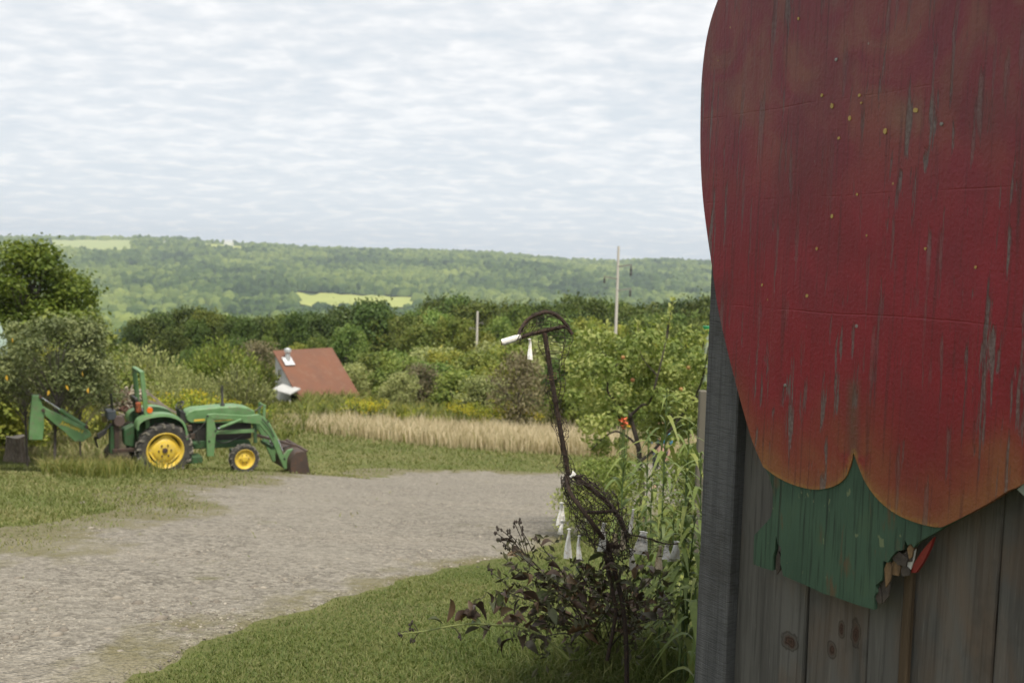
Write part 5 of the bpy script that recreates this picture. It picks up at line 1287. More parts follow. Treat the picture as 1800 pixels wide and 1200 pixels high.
# ================================================================== APPLE TREE, PERSON, POSTS
AD = 11.5
def apple_tree():
    tb = at(1128, 905, AD); z = float(zt(tb[0], tb[1])); O = np.array([tb[0], tb[1], z])
    o = thing('apple_tree', 'leafy apple tree with dark forked limbs beside the barn', 'tree', tuple(O))
    def P(px, py, dd=0): return at(px, py, AD+dd)-O
    bk = simple('apple_bark', (.055, .042, .034), (.03, .024, .02), .9, 14, bmp=.5)
    mb = MB()
    limbs = [([(1129, 915), (1128, 860), (1125, 820), (1122, 785), (1113, 750), (1108, 733), (1112, 726)], .055, .03),
             ([(1110, 732), (1095, 715), (1078, 700), (1068, 685), (1072, 660), (1085, 640)], .03, .012), ([(1112, 727), (1128, 712), (1142, 706), (1156, 660), (1168, 610), (1176, 560)], .026, .008),
             ([(1122, 785), (1104, 768), (1082, 758), (1060, 770), (1040, 790)], .024, .008), ([(1124, 810), (1150, 790), (1190, 740), (1220, 700), (1236, 660), (1245, 610)], .03, .01),
             ([(1085, 640), (1060, 620), (1040, 600)], .012, .005), ([(1072, 665), (1040, 655), (1015, 640)], .012, .005), ([(1156, 660), (1130, 630), (1120, 595)], .012, .005), ([(1190, 740), (1160, 700), (1150, 650)], .012, .005), ([(1220, 700), (1260, 680), (1300, 660)], .014, .006)]
    C, rad_, lob = [], [], []
    for k, (pl, r0_, r1_) in enumerate(limbs):
        r0_ *= .7; r1_ *= .7; S = spline([P(x, y, .5*math.sin(k*1.9+i*.5)*(i/len(pl))) for i, (x, y) in enumerate(pl)], 5); n_ = len(S)
        mb.tube(S, [r0_+(r1_-r0_)*i/(n_-1) for i in range(n_)], 7)
    mb.obj('trunk', bk, o, smooth=True)
    r_ = np.random.default_rng(55)
    # leaf clumps where the crown is dense in the photograph; gaps around the forks
    cl = [(1010, 618, 26), (1040, 600, 30), (1030, 640, 32), (1075, 605, 32), (1060, 650, 34), (1110, 612, 34), (1100, 650, 30), (1145, 600, 30), (1150, 640, 34), (1185, 620, 32), (1190, 665, 36), (1220, 600, 26), (1225, 640, 30), (1015, 670, 28), (1035, 690, 34), (1010, 700, 22), (1050, 720, 34), (1090, 690, 26), (1092, 722, 14), (1130, 680, 28), (1118, 700, 16), (1160, 700, 30), (1200, 710, 34), (1235, 690, 30), (1040, 750, 30), (1065, 745, 26), (1055, 785, 28), (1090, 780, 18), (1080, 815, 20), (1148, 722, 16), (1150, 768, 11), (1182, 775, 10), (1172, 735, 9), (1198, 765, 22), (1225, 745, 28), (1215, 800, 34), (1170, 560, 10), (1178, 540, 8), (1182, 525, 6), (1120, 575, 10), (1065, 578, 9), (1040, 575, 10), (1260, 640, 40), (1280, 700, 40), (1265, 770, 36), (995, 640, 12), (1020, 590, 12), (1205, 585, 14)]
    for (x, y, rp) in cl: lob.append((P(x, y, r_.normal(0, .55)), rp*AD/FPX*.82))
    for i in range(14): lob.append((P(r_.uniform(1040, 1230), r_.uniform(610, 760), r_.uniform(.3, 1.3)), .2))
    link('crown', lobes_mesh('crown', lob, 16000, .037, m_app, 71, 2.0, .15), o)
    # long upright shoots
    V_, T_, F_ = [], [], []
    Cc, Aa, Bb = [], [], []
    mb = MB()
    for (x0, y0, x1, y1) in [(1172, 600, 1183, 523), (1120, 610, 1122, 566), (1060, 600, 1066, 568), (1205, 610, 1212, 575), (1030, 600, 1038, 570), (1150, 605, 1160, 570), (1090, 605, 1096, 575), (1235, 615, 1240, 580), (1000, 650, 990, 620)]:
        dd_ = r_.normal(0, .3); a_, b_ = P(x0, y0, dd_), P(x1, y1, dd_); mb.tube([a_, b_], [.008, .003], 4, False)
        for j in range(26):
            u = j/26; d_ = unit((b_-a_)/np.linalg.norm(b_-a_)+r_.normal(0, .7, 3)); Cc.append(a_+(b_-a_)*u+d_*.035); Aa.append(d_); Bb.append(unit(np.cross(d_, r_.normal(0, 1, 3))))
    mb.obj('shoots', bk, o)
    V, F = quads(np.array(Cc), np.array(Aa), np.array(Bb), .085, .04); link('shoot_leaves', np_mesh('shoot_leaves', V, F, m_app, np.repeat(.6+.4*r_.random(len(Cc)), 4)), o)
    ma = simple('ripening_apple', (.36, .12, .05), (.34, .24, .06), .5, 14)
    for (x, y) in [(1197, 684), (1112, 668), (1210, 646), (1095, 628)]:
        c_ = P(x, y, -.25); mb = MB(); mb.lathe([(-.022, .001), (-.023, .008), (-.018, .018), (-.004, .024), (.009, .023), (.019, .016), (.021, .007), (.016, .002)], 12, 'z', tuple(c_)); mb.obj('apple', ma, o, smooth=True)
apple_tree()
# low leafy shrub at the apple tree's foot
LS_ = tree_proto('ls', 1.2, 1.5, 410, 7000, .032, m_app, .02, 18, .18, 'dome', elong=2.2)
for (px, ty, dp, lab) in [(1040, 808, 10.5, 'low leafy bush behind the bird at the foot of the apple tree'), (1085, 805, 11.0, 'low leafy bush right below the apple tree fork'), (1215, 790, 10.0, 'low leafy bush against the barn corner')]:
    plant('bush', LS_, 1.2, px, ty, dp, lab, 'bush', None, .72)
# orange flowers
fo = at(1095, 744, 10.6); zf = float(zt(fo[0], fo[1])); fl = thing('flower_clump', 'tall stems with bright orange-red flowers under the apple tree', 'flowers', (fo[0], fo[1], zf))
m_of = simple('orange_petals', (.85, .22, .10), (.75, .16, .07), .6, 20); m_stem = simple('green_stem', (.10, .15, .04), (.07, .11, .03), .7, 12); m_yf = simple('yellow_petals', (.75, .48, .03), (.7, .42, .02), .6, 20)
for i, (px, py) in enumerate([(1091, 740), (1097, 737), (1094, 748), (1096, 753), (1104, 750), (1099, 744), (1012, 745)][:6]):
    c_ = at(px, py, 10.6)-np.array([fo[0], fo[1], zf]); mb = MB(); mb.tube([(c_[0]*.4, 0, 0), (c_[0]*.8, .02, c_[2]*.6), c_], .005, 4, False); sm = mb.obj('stem', m_stem, fl)
    mb = MB()
    for k in range(7):
        a_ = 2*math.pi*k/7+i; d_ = np.array([math.cos(a_), math.sin(a_)*.6, .35+.4*math.sin(a_*2+i)]); q_ = c_+d_*.038; sdv = np.array([-math.sin(a_), math.cos(a_), .2])*.014
        mb.add([c_, c_+d_*.02+sdv, q_, c_+d_*.02-sdv], [(0, 1, 2, 3)])
    mb.obj('blossom', m_yf if i == 4 else m_of, fl)
# person in blue, mostly hidden behind the apple tree
def person():
    hp = at(1163, 748, 25.0); z = float(zt(hp[0], hp[1])); h = hp[2]-z+.11; s = h/1.68
    o = thing('person', 'person in a blue shirt standing behind the apple tree', 'person', (hp[0], hp[1], z), None, R(160)); o.scale = (s, s, s)
    J = {'pel': (0, 0, .92), 'wai': (0, 0, 1.06), 'che': (0, 0, 1.28), 'nek': (0, 0, 1.42), 'hd0': (0, .01, 1.50), 'hd1': (0, .015, 1.57), 'hd2': (0, .01, 1.645)}
    Rr_ = {'pel': .145, 'wai': .125, 'che': .145, 'nek': .055, 'hd0': .075, 'hd1': .09, 'hd2': .06}
    E = [('pel', 'wai'), ('wai', 'che'), ('che', 'nek'), ('nek', 'hd0'), ('hd0', 'hd1'), ('hd1', 'hd2')]
    for s_, q_ in ((-1, 'l'), (1, 'r')):
        up_ = q_ == 'r'
        J.update({'sh'+q_: (s_*.18, 0, 1.36), 'el'+q_: (s_*.26, .06 if up_ else 0, 1.10), 'wr'+q_: (s_*.20, .28 if up_ else .06, 1.22 if up_ else .87), 'hip'+q_: (s_*.10, 0, .86), 'kn'+q_: (s_*.11, .02, .47), 'an'+q_: (s_*.12, -.02, .08), 'to'+q_: (s_*.13, .16, .03)})
        Rr_.update({'sh'+q_: .062, 'el'+q_: .045, 'wr'+q_: .028, 'hip'+q_: .095, 'kn'+q_: .06, 'an'+q_: .042, 'to'+q_: .032})
        E += [('che', 'sh'+q_), ('sh'+q_, 'el'+q_), ('el'+q_, 'wr'+q_), ('pel', 'hip'+q_), ('hip'+q_, 'kn'+q_), ('kn'+q_, 'an'+q_), ('an'+q_, 'to'+q_)]
        w0 = np.array(J['wr'+q_]); fdv = unit(w0-np.array(J['el'+q_]))
        J['pm'+q_] = tuple(w0+fdv*.07); Rr_['pm'+q_] = .032; E.append(('wr'+q_, 'pm'+q_))
        for k in range(5):
            off = np.array([(.022*(k-2))*(1 if k else 1.6), 0, 0]); ln = (.045, .075, .085, .078, .06)[k]
            a_ = np.array(J['pm'+q_])+off*.9; b_ = a_+fdv*ln*.55+np.array([0, .004, -.004]); c_ = a_+fdv*ln*.9+np.array([0, .016, -.014])
            J[f'f{k}a'+q_] = tuple(b_); J[f'f{k}b'+q_] = tuple(c_); Rr_[f'f{k}a'+q_] = .010; Rr_[f'f{k}b'+q_] = .008
            E += [('pm'+q_, f'f{k}a'+q_), (f'f{k}a'+q_, f'f{k}b'+q_)]
    def skin(name, keys, mat, k=1.0, lv=2):
        idx = {q_: i for i, q_ in enumerate(keys)}; ed = [(idx[a_], idx[b_]) for a_, b_ in E if a_ in idx and b_ in idx]
        me = bpy.data.meshes.new(name); me.from_pydata([J[q_] for q_ in keys], ed, []); ob = link(name, me, o)
        md = ob.modifiers.new('skin', 'SKIN'); md.use_smooth_shade = True
        for i, q_ in enumerate(keys):
            sv = me.skin_vertices[0].data[i]; sv.radius = (Rr_[q_]*k, Rr_[q_]*k*(.72 if q_ in ('che', 'wai', 'pel') else 1)); sv.use_root = (i == 0)
        sb = ob.modifiers.new('sub', 'SUBSURF'); sb.levels = lv; sb.render_levels = lv; me.materials.append(mat); return ob
    body = skin('body', list(J), simple('skin', (.52, .33, .25), (.46, .28, .21), .55, 6))
    skin('shirt', ['wai', 'che', 'shl', 'ell', 'shr', 'elr'], simple('blue_shirt', (.03, .22, .44), (.03, .18, .36), .8, 8), 1.13)
    skin('trousers', ['pel', 'hipl', 'knl', 'anl', 'hipr', 'knr', 'anr'], simple('dark_trousers', (.06, .065, .08), (.045, .05, .06), .9, 8), 1.14)
    mb = MB(); mb.lathe([(1.56, .088), (1.60, .097), (1.65, .085), (1.69, .05), (1.70, .001)], 16, 'z', (0, -.012, 0)); mb.obj('hair', simple('sandy_hair', (.30, .20, .10), (.24, .15, .07), .7, 20), o, smooth=True)
    for sx in (-1, 1):
        mb = MB(); mb.lathe([(-.012, .001), (-.008, .009), (0, .012), (.008, .009), (.012, .001)], 8, 'y', (sx*.032, .088, 1.585)); mb.obj('eye', m_black, o)
        mb = MB(); mb.lathe([(-.01, .001), (-.006, .02), (.006, .022), (.01, .001)], 8, 'x', (sx*.09, .0, 1.57)); mb.obj('ear', body.data.materials[0], o)
    mb = MB(); mb.add([(-.013, .09, 1.55), (.013, .09, 1.55), (0, .115, 1.552), (0, .092, 1.59)], [(0, 1, 2), (0, 2, 3), (1, 3, 2), (0, 3, 1)]); mb.obj('nose', body.data.materials[0], o)
    mb = MB(); mb.box((0, .088, 1.525), (.042, .012, .008)); mb.obj('mouth', simple('lips', (.42, .18, .15), (.36, .15, .12), .5, 9), o)
person()
# posts near the barn corner
pz = at(1236, 686, 9.6); zq_ = float(zt(pz[0], pz[1])); po = thing('fence_post', 'weathered grey wooden post just past the barn corner', 'post', (pz[0], pz[1], zq_))
mb = MB(); mb.box((0, 0, (pz[2]-zq_)/2-.15), (.075, .075, pz[2]-zq_+.3)); mb.obj('shaft', simple('post_wood', (.155, .14, .112), (.10, .09, .072), .9, 5, stretch=(1, 1, .15)), po, bevel=.008)
pz = at(1243, 573, 12.5); zq_ = float(zt(pz[0], pz[1])); po = thing('feeder_pole', 'thin pale stake with a bright green cap beside the barn', 'stake', (pz[0], pz[1], zq_))
hq = pz[2]-zq_; mb = MB(); mb.tube([(0, 0, -.2), (0, 0, hq-.06)], .026, 8); mb.obj('shaft', simple('pale_stake', (.36, .42, .32), (.30, .34, .26), .7, 6), po, smooth=True)
mb = MB(); mb.lathe([(hq-.10, .03), (hq-.07, .05), (hq-.0, .055), (hq, .001)], 12, 'z'); mb.obj('cap', simple('green_plastic', (.02, .30, .11), (.02, .26, .09), .4, 6), po, smooth=True)

# ================================================================== NEAR PLANTS
# dark-leaved shrub round the bird's feet
def leaf_mesh(name, L_, W_, mat, curl=.25, fold=.2, seed=0, droop=0.0, nseg=5):
    """a single curved leaf, base at the origin, along +x"""
    r_ = np.random.default_rng(seed); V = []
    for i in range(nseg+1):
        u = i/nseg; w_ = W_*math.sin(math.pi*min(.985, .04+u*.95)**.8)*.5; x = L_*u; z = curl*L_*math.sin(u*2.2)*.4-droop*L_*u*u
        x -= droop*L_*.35*u*u
        V += [(x, -w_, z+fold*w_+r_.normal(0, .02)*W_), (x, 0, z), (x, w_, z+fold*w_+r_.normal(0, .02)*W_)]
    F = [(i*3+q_, i*3+q_+1, i*3+q_+4, i*3+q_+3) for i in range(nseg) for q_ in range(2)]
    me = bpy.data.meshes.new(name); me.from_pydata(V, [], F); me.materials.append(mat)
    for p_ in me.polygons: p_.use_smooth = True
    return me
def leaf2(name, stops, rough, trans):
    m, t, b = newmat(name); oi = t.nodes.new('ShaderNodeObjectInfo')
    c = ramp(t, oi.outputs['Random'], stops)
    c = mixc(t, ramp(t, noise(t, coords(t), 60, 3), [(.4, 0.0), (.7, .35)]), c, tuple(x*.5 for x in stops[0][1]))
    t.links.new(c, b.inputs['Base Color']); b.inputs['Roughness'].default_value = rough; b.inputs['Specular IOR Level'].default_value = .35
    tr = t.nodes.new('ShaderNodeBsdfTranslucent'); t.links.new(c, tr.inputs['Color']); mx = t.nodes.new('ShaderNodeMixShader'); mx.inputs[0].default_value = trans
    t.links.new(b.outputs[0], mx.inputs[1]); t.links.new(tr.outputs[0], mx.inputs[2]); t.links.new(mx.outputs[0], t.nodes['Material Output'].inputs['Surface']); return m
m_pur = leaf2('withered_purple_leaf', [(0, (0.050, 0.033, 0.024)), (0.4, (0.094, 0.059, 0.041)), (0.68, (0.142, 0.087, 0.036)), (0.85, (0.105, 0.083, 0.075)), (1, (0.085, 0.120, 0.033))], .5, .12)
m_pst = simple('dark_stem', (.05, .035, .028), (.035, .03, .02), .8, 14); m_gst = simple('yellow_green_stem', (.22, .24, .07), (.14, .17, .05), .7, 14)
LM = [leaf_mesh('leaf', .066, .029, m_pur, .3+.25*i, .3+.2*i, i, [.1, .5, .9, -.3, .3][i]) for i in range(5)]
sb_ = hit(1062, 1150); shrub = thing('dark_shrub', 'low shrub with withered purple-brown leaves around the bird legs', 'shrub', tuple(sb_)); SO = np.array(sb_)
def put_leaf(me, parent, pos, dirv, roll, s, name='leaf'):
    d = Vector(dirv).normalized(); q = d.to_track_quat('X', 'Z'); o = link(name, me, parent); o.matrix_basis = Matrix.Translation(Vector(pos)) @ q.to_matrix().to_4x4() @ Matrix.Rotation(roll, 4, 'X') @ Matrix.Diagonal((s, s, s, 1)); return o
rs = np.random.default_rng(31)
stems = []
targets = [(925, 985), (905, 955), (945, 950), (960, 1010), (985, 1000), (1010, 990), (1035, 985), (1060, 1000), (1085, 1000), (1120, 1005), (1150, 1010), (1165, 1050), (1140, 1060), (1100, 1040), (1050, 1030), (1015, 1030), (980, 1040), (950, 1060), (920, 1040), (905, 1080), (890, 1040), (940, 1090), (985, 1080), (1030, 1070), (1075, 1065), (1120, 1085), (1160, 1085), (1000, 1110), (950, 1120), (1110, 1115), (905, 1000), (1140, 985), (1070, 1020), (970, 1020), (1000, 1010), (1040, 1010), (1090, 1025), (930, 1065), (960, 1100), (1170, 1065)]
nleaf = 0
for i, (px, py) in enumerate(targets):
    dz_ = rs.normal(0, .16); tip = at(px, py, 3.85+dz_)-SO; b0 = np.array([rs.normal(0, .05), rs.normal(0, .05), -.02])
    S = spline([b0, b0*.5+tip*.45+np.array([0, 0, .06]), tip], 6); mb = MB(); mb.tube(S, [.0045-.003*j/len(S) for j in range(len(S))], 5, False); mb.obj('stem', m_gst if i % 4 == 3 else m_pst, shrub, smooth=True)
    for j in range(7):
        if nleaf >= 262: break
        u = 1-.55*(j/7)**1.1; p_ = along(np.array(S), u); d_ = np.array([rs.normal(0, 1), rs.normal(0, 1), rs.normal(.05, .55)])
        put_leaf(LM[int(rs.integers(0, 5))], shrub, p_, d_, rs.normal(0, .8), rs.uniform(.65, 1.2)); nleaf += 1
# low arching branch to the left with seed heads
BRp = [at(px, py, 3.75)-SO for px, py in [(1000, 1158), (975, 1135), (945, 1113), (910, 1101), (875, 1098), (830, 1096), (790, 1100), (750, 1108), (705, 1113)]]
S = spline(BRp, 5); mb = MB(); mb.tube(S, [.0055-.0035*j/len(S) for j in range(len(S))], 6); o = mb.obj('branch', m_gst, shrub, smooth=True); tag(o, 'long yellow-green branch arching low over the grass')
for (px, py, dx, dz_) in [(862, 1062, -.2, 1), (850, 1070, -.7, .6), (868, 1078, .5, .8), (845, 1082, -1, .2), (880, 1085, .8, .3), (838, 1088, -1, -.1), (872, 1098, .8, -.3), (858, 1100, -.2, -.6), (842, 1102, -.8, -.5), (800, 1090, .9, .6), (785, 1093, -.3, 1), (778, 1096, -1, -.1), (905, 1090, .3, 1), (915, 1118, .2, -.8), (925, 1128, .9, -.4), (900, 1122, -.6, -.6), (880, 1075, .2, 1), (855, 1090, -.9, .5), (890, 1060, .4, 1), (930, 1120, .5, -.5), (812, 1092, .6, .7), (870, 1068, -.3, .9), (846, 1095, -1, 0), (884, 1092, 1, .2), (835, 1078, -.6, .9)]:
    put_leaf(LM[int(rs.integers(0, 5))], shrub, at(px, py, 3.75)-SO, (dx, rs.normal(0, .5), dz_), rs.normal(0, .7), rs.uniform(.9, 1.35)); nleaf += 1
def seedhead(a, b, r_=.007):
    A_, B_ = at(*a, 3.76)-SO, at(*b, 3.76)-SO; mb = MB(); mb.tube([A_, (A_+B_)/2+np.array([0, 0, .01]), B_], .0016, 4, False)
    for k in range(4): 
        d_ = rs.normal(0, .006, 3); mb.tube([B_+d_-np.array([0, 0, r_]), B_+d_, B_+d_+np.array([0, 0, r_])], [.001, r_*.75, .001], 5, False)
    mb.obj('seed_head', m_pst, shrub)
for a_, b_ in [((735, 1109), (722, 1094)), ((728, 1110), (722, 1107)), ((720, 1111), (703, 1115)), ((745, 1108), (726, 1125)), ((790, 1100), (810, 1117)), ((925, 978), (893, 935)), ((922, 975), (878, 928)), ((920, 978), (870, 935)), ((915, 985), (877, 948)), ((925, 975), (905, 920)), ((930, 980), (912, 918)), ((925, 985), (890, 962)), ((940, 980), (917, 932)), ((920, 980), (895, 945)), ((900, 1040), (863, 1005))]: seedhead(a_, b_)
mb = MB()
for i in range(800):
    px, py = targets[int(rs.integers(0, len(targets)))]; c_ = at(px+rs.normal(0, 20), py+abs(rs.normal(0, 1))*32-8, 3.9+rs.normal(0, .14))-SO
    d_ = unit(rs.normal(0, 1, 3)); e_ = unit(np.cross(d_, rs.normal(0, 1, 3))); l_ = rs.uniform(.022, .05)
    mb.add([c_-d_*l_/2, c_+e_*l_*.2+np.cross(d_, e_)*.004, c_+d_*l_/2, c_-e_*l_*.2+np.cross(d_, e_)*.004], [(0, 1, 2), (0, 2, 3)])
tag(mb.obj('small_leaves', leaf2('small_dark_leaf', [(0, (.07, .055, .03)), (1, (.08, .085, .035))], .6, .2), shrub), kind='stuff')
# tall narrow-leaved weeds between shrub and barn
m_wd = leaf2('weed_leaf', [(0, (0.130, 0.181, 0.045)), (0.5, (0.174, 0.232, 0.059)), (1, (0.257, 0.284, 0.069))], .5, .25); m_wst = simple('weed_stem', (.11, .17, .06), (.08, .13, .045), .7, 10)
WL = [leaf_mesh('leaf', .19, .027, m_wd, .9, .15, 40+i, [1.0, 1.3, .75, 1.5][i], 7) for i in range(4)]
WT = [((1172, 690), 4.55, 46, 'tallest narrow-leaved weed stalk beside the barn'), ((1098, 790), 4.7, 30, 'shorter narrow-leaved weed stalk just behind the bird back'), ((1206, 830), 4.2, 34, 'narrow-leaved weed growing close to the barn corner'), ((1145, 850), 4.9, 30, 'narrow-leaved weed between the two stalks behind the bird tail'), ((1222, 905), 4.2, 26, 'low narrow-leaved weed touching the barn corner board'), ((1185, 900), 4.5, 28, 'low bushy weed behind the tip of the bird tail'), ((1120, 900), 5.0, 26, 'low narrow-leaved weed right behind the bird body'), ((1212, 740), 5.3, 34, 'slender weed stalk half hidden behind the tallest one'), ((1160, 955), 4.35, 26, 'low weed just behind the cream strip of the bird tail'), ((1205, 965), 4.2, 26, 'low weed below the forked cloth strip'), ((1140, 760), 5.2, 30, 'slender weed stalk left of the tallest one'), ((1232, 800), 4.6, 30, 'weed stalk half hidden by the barn corner'), ((1222, 1020), 3.6, 22, 'short leafy weed at the foot of the barn corner')]
for (tpx, dp, nl_, lab) in WT:
    tp = at(*tpx, dp); x, y = tp[0]+rs.normal(0, .02), tp[1]; z = float(zt(x, y)); o = thing('tall_weed', lab, 'weed', (x, y, z)); h = tp[2]-z
    ax_ = tp[0]-x; S = spline([(0, 0, -.03), (ax_*.3+.01, 0, h*.5), (ax_, 0, h)], 8); mb = MB(); mb.tube(S, [.0065-.0045*j/len(S) for j in range(len(S))], 6); mb.obj('stem', m_wst, o, smooth=True)
    for j in range(nl_):
        u = .22+.78*(j/(nl_-1))**.9; p_ = along(np.array(S), u); an = j*2.4+rs.normal(0, .25); s_ = (1.0 if u < .8 else 1-.65*(u-.8)/.2)*rs.uniform(.75, 1.1)
        d_ = (math.cos(an), math.sin(an), .55+1.0*max(0, u-.8)/.2); put_leaf(WL[int(rs.integers(0, 4))], o, p_, d_, rs.normal(0, .15), s_)

# ================================================================== GRASS, STONES
def blades(x, y, h, w_, bend, tint, name, mat, label, cat='grass', seg=2, z=None):
    n_ = len(x); zz = zt(x, y) if z is None else z; an = rng.random(n_)*6.28; la = rng.random(n_)*6.28
    S = np.stack([np.cos(an), np.sin(an), np.zeros(n_)], 1)*(w_/2)[:, None]; D = np.stack([np.cos(la), np.sin(la), np.zeros(n_)], 1)*(bend*h)[:, None]
    B = np.stack([x, y, zz-.01], 1); U = np.array([0, 0, 1.0])
    m1 = B+U*(h*.55)[:, None]+D*.28; tp = B+U*(h*(1-.35*np.minimum(bend, 1)))[:, None]+D
    V = np.stack([B-S, B+S, m1+S*.75, m1-S*.75, tp], 1).reshape(-1, 3); k = np.arange(n_)[:, None]*5
    F = np.concatenate([k+np.array([[0, 1, 2]]), k+np.array([[0, 2, 3]]), k+np.array([[3, 2, 4]])], 0)
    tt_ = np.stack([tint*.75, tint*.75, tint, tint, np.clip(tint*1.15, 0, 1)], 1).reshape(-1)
    return tag(link(name, np_mesh(name, V, F, mat, tt_)), label, cat, kind='stuff')
m_gs = leafmat('lawn_grass', [(0, (0.051, 0.076, 0.018)), (0.45, (0.113, 0.154, 0.039)), (0.75, (0.193, 0.210, 0.073)), (1, (0.347, 0.296, 0.157))], .3, objvar=0)
m_dry = leafmat('dry_grass', [(0, (0.192, 0.160, 0.085)), (0.5, (0.476, 0.393, 0.255)), (1, (0.762, 0.657, 0.477))], .25, objvar=0)
m_wdg = leafmat('rank_weeds', [(0, (0.061, 0.085, 0.018)), (0.5, (0.142, 0.169, 0.038)), (0.85, (0.270, 0.250, 0.080)), (1, (0.405, 0.312, 0.130))], .3, objvar=0)
def polar(n_, px0, px1, d0, d1):
    d = np.exp(rng.random(n_)*(math.log(d1)-math.log(d0))+math.log(d0)); px = px0+rng.random(n_)*(px1-px0); return (px-900)/FPX*d, d
def patch(x, y): return vnoise(x, y, .8)*.5+vnoise(x+3, y+8, 2.5)*.5
# lawn at the near right and all round the drive
x, y = polar(230000, 150, 1500, 2.7, 11); k = (gmask(x, y) < .0+.04*rng.normal(0, 1, len(x))) | (gsheet(x, y) < .03+.05*rng.normal(0, 1, len(x))); k &= gsheet(x, y) < .16; x, y = x[k], y[k]
e_ = np.exp(-np.clip(-gmask(x, y), 0, 9)/.15)
pt = patch(x, y); wl = wsz
dW = np.abs((x-org[0])*nrmv[0]+(y-org[1])*nrmv[1])         # distance from the wall plane
sW = (x-org[0])*sdirv[0]+(y-org[1])*sdirv[1]
rk = np.clip(sstep(.55, .1, dW)*sstep(-1.0, -.2, sW)+np.exp(-((x-SO[0]-.05)**2+(y-SO[1]+.1)**2)/.30), 0, 1)
h = (.014+.026*pt+.02*rng.random(len(x))**2)*(1-e_*.15)+rk*rng.random(len(x))**1.7*.32
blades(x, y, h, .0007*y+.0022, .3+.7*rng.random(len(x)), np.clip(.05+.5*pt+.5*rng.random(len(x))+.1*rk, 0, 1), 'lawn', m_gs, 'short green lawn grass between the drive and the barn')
x, y = polar(185000, -300, 1800, 4.2, 37); g = gmask(x, y); k = ((g < .35*rng.random(len(x))**2) & ((y > 8.5) | (x < -.6*y+1.2)) & (rng.random(len(x)) < np.clip(.22-g*1.1, .05, 1))) | ((rng.random(len(x)) < .004) & (x < -1.5)); x, y = x[k], y[k]; pt = patch(x*.6, y*.6)
tall = sstep(-7.0, -8.6, x+.0*y)*sstep(15, 17, y)*~((np.abs(x/y-st.location[0]/st.location[1]) < .03) & (y < st.location[1]+.1)); mow = (1-tall)
h = (.03+.05*pt+.05*rng.random(len(x)))*np.clip(.45+(y-5)*.07, .45, 1)+tall*rng.uniform(.05, .42, len(x))+.12*sstep(26, 34, y)*rng.random(len(x))
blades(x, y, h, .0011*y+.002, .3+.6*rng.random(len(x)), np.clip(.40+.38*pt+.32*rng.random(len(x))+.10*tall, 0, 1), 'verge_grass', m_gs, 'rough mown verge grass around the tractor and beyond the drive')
x, y = polar(14000, -200, 330, 16.5, 21.5); k = (x < -6.9-.10*(y-16)+.5*rng.normal(0, 1, len(x))) & (gmask(x, y) < -.3) & ~((np.abs(x/y-st.location[0]/st.location[1]) < .028) & (y < st.location[1]+.1)); x, y = x[k], y[k]; pt = patch(x, y)
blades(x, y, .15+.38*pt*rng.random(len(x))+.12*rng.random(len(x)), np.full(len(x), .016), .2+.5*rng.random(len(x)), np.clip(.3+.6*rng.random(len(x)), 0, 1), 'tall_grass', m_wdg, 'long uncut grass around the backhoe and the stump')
# dry grass band
x, y = polar(54000, 440, 1800, 33, 43); u = (x*FPX/y+900); lo_ = np.interp(u, [440, 520, 640, 760, 900, 1060, 1300], [40, 37.5, 35.5, 34, 33.3, 33, 33])+rng.normal(0, .5, len(x)); k = y > lo_; x, y = x[k], y[k]; u = u[k]; pt = patch(x*.5, y*.5)
fade = sstep(480, 640, u)
h = (.30+.75*pt*rng.random(len(x))**.5+.35*rng.random(len(x))**3)*(.55+.45*fade)
dry = rng.random(len(x)) < .55+.4*fade
blades(x[dry], y[dry], h[dry], np.full(dry.sum(), .030), .12+.35*rng.random(dry.sum()), np.clip(.25+.3*pt[dry]+.45*rng.random(dry.sum()), 0, 1), 'dry_grass', m_dry, 'band of tall straw-coloured dry grass across the field')
dry = ~dry
blades(x[dry], y[dry], h[dry]*.9, np.full(dry.sum(), .04), .2+.5*rng.random(dry.sum()), np.clip(.2+.6*rng.random(dry.sum()), 0, 1), 'field_weeds', m_wdg, 'green weeds mixed through the dry grass')
# rank weeds beyond and behind the tractor
x, y = polar(75000, -150, 1800, 29, 75); u = (x*FPX/y+900); k = (y > 42) | (u < 520+20*rng.normal(0, 1, len(x))); k &= (y > np.interp(u, [-150, 250, 520, 560], [24, 29.5, 33, 42])); x, y = x[k], y[k]; pt = patch(x*.4, y*.4)
lowk = 1-.6*((x*FPX/y+900 > 425) & (x*FPX/y+900 < 530) & (y < 57))
blades(x, y, (.4+.9*pt+.4*rng.random(len(x)))*lowk, .0016*y+.02, .2+.6*rng.random(len(x)), np.clip(.1+.35*pt+.5*rng.random(len(x)), 0, 1), 'rank_weeds', m_wdg, 'rank green weeds filling the field around the shed')
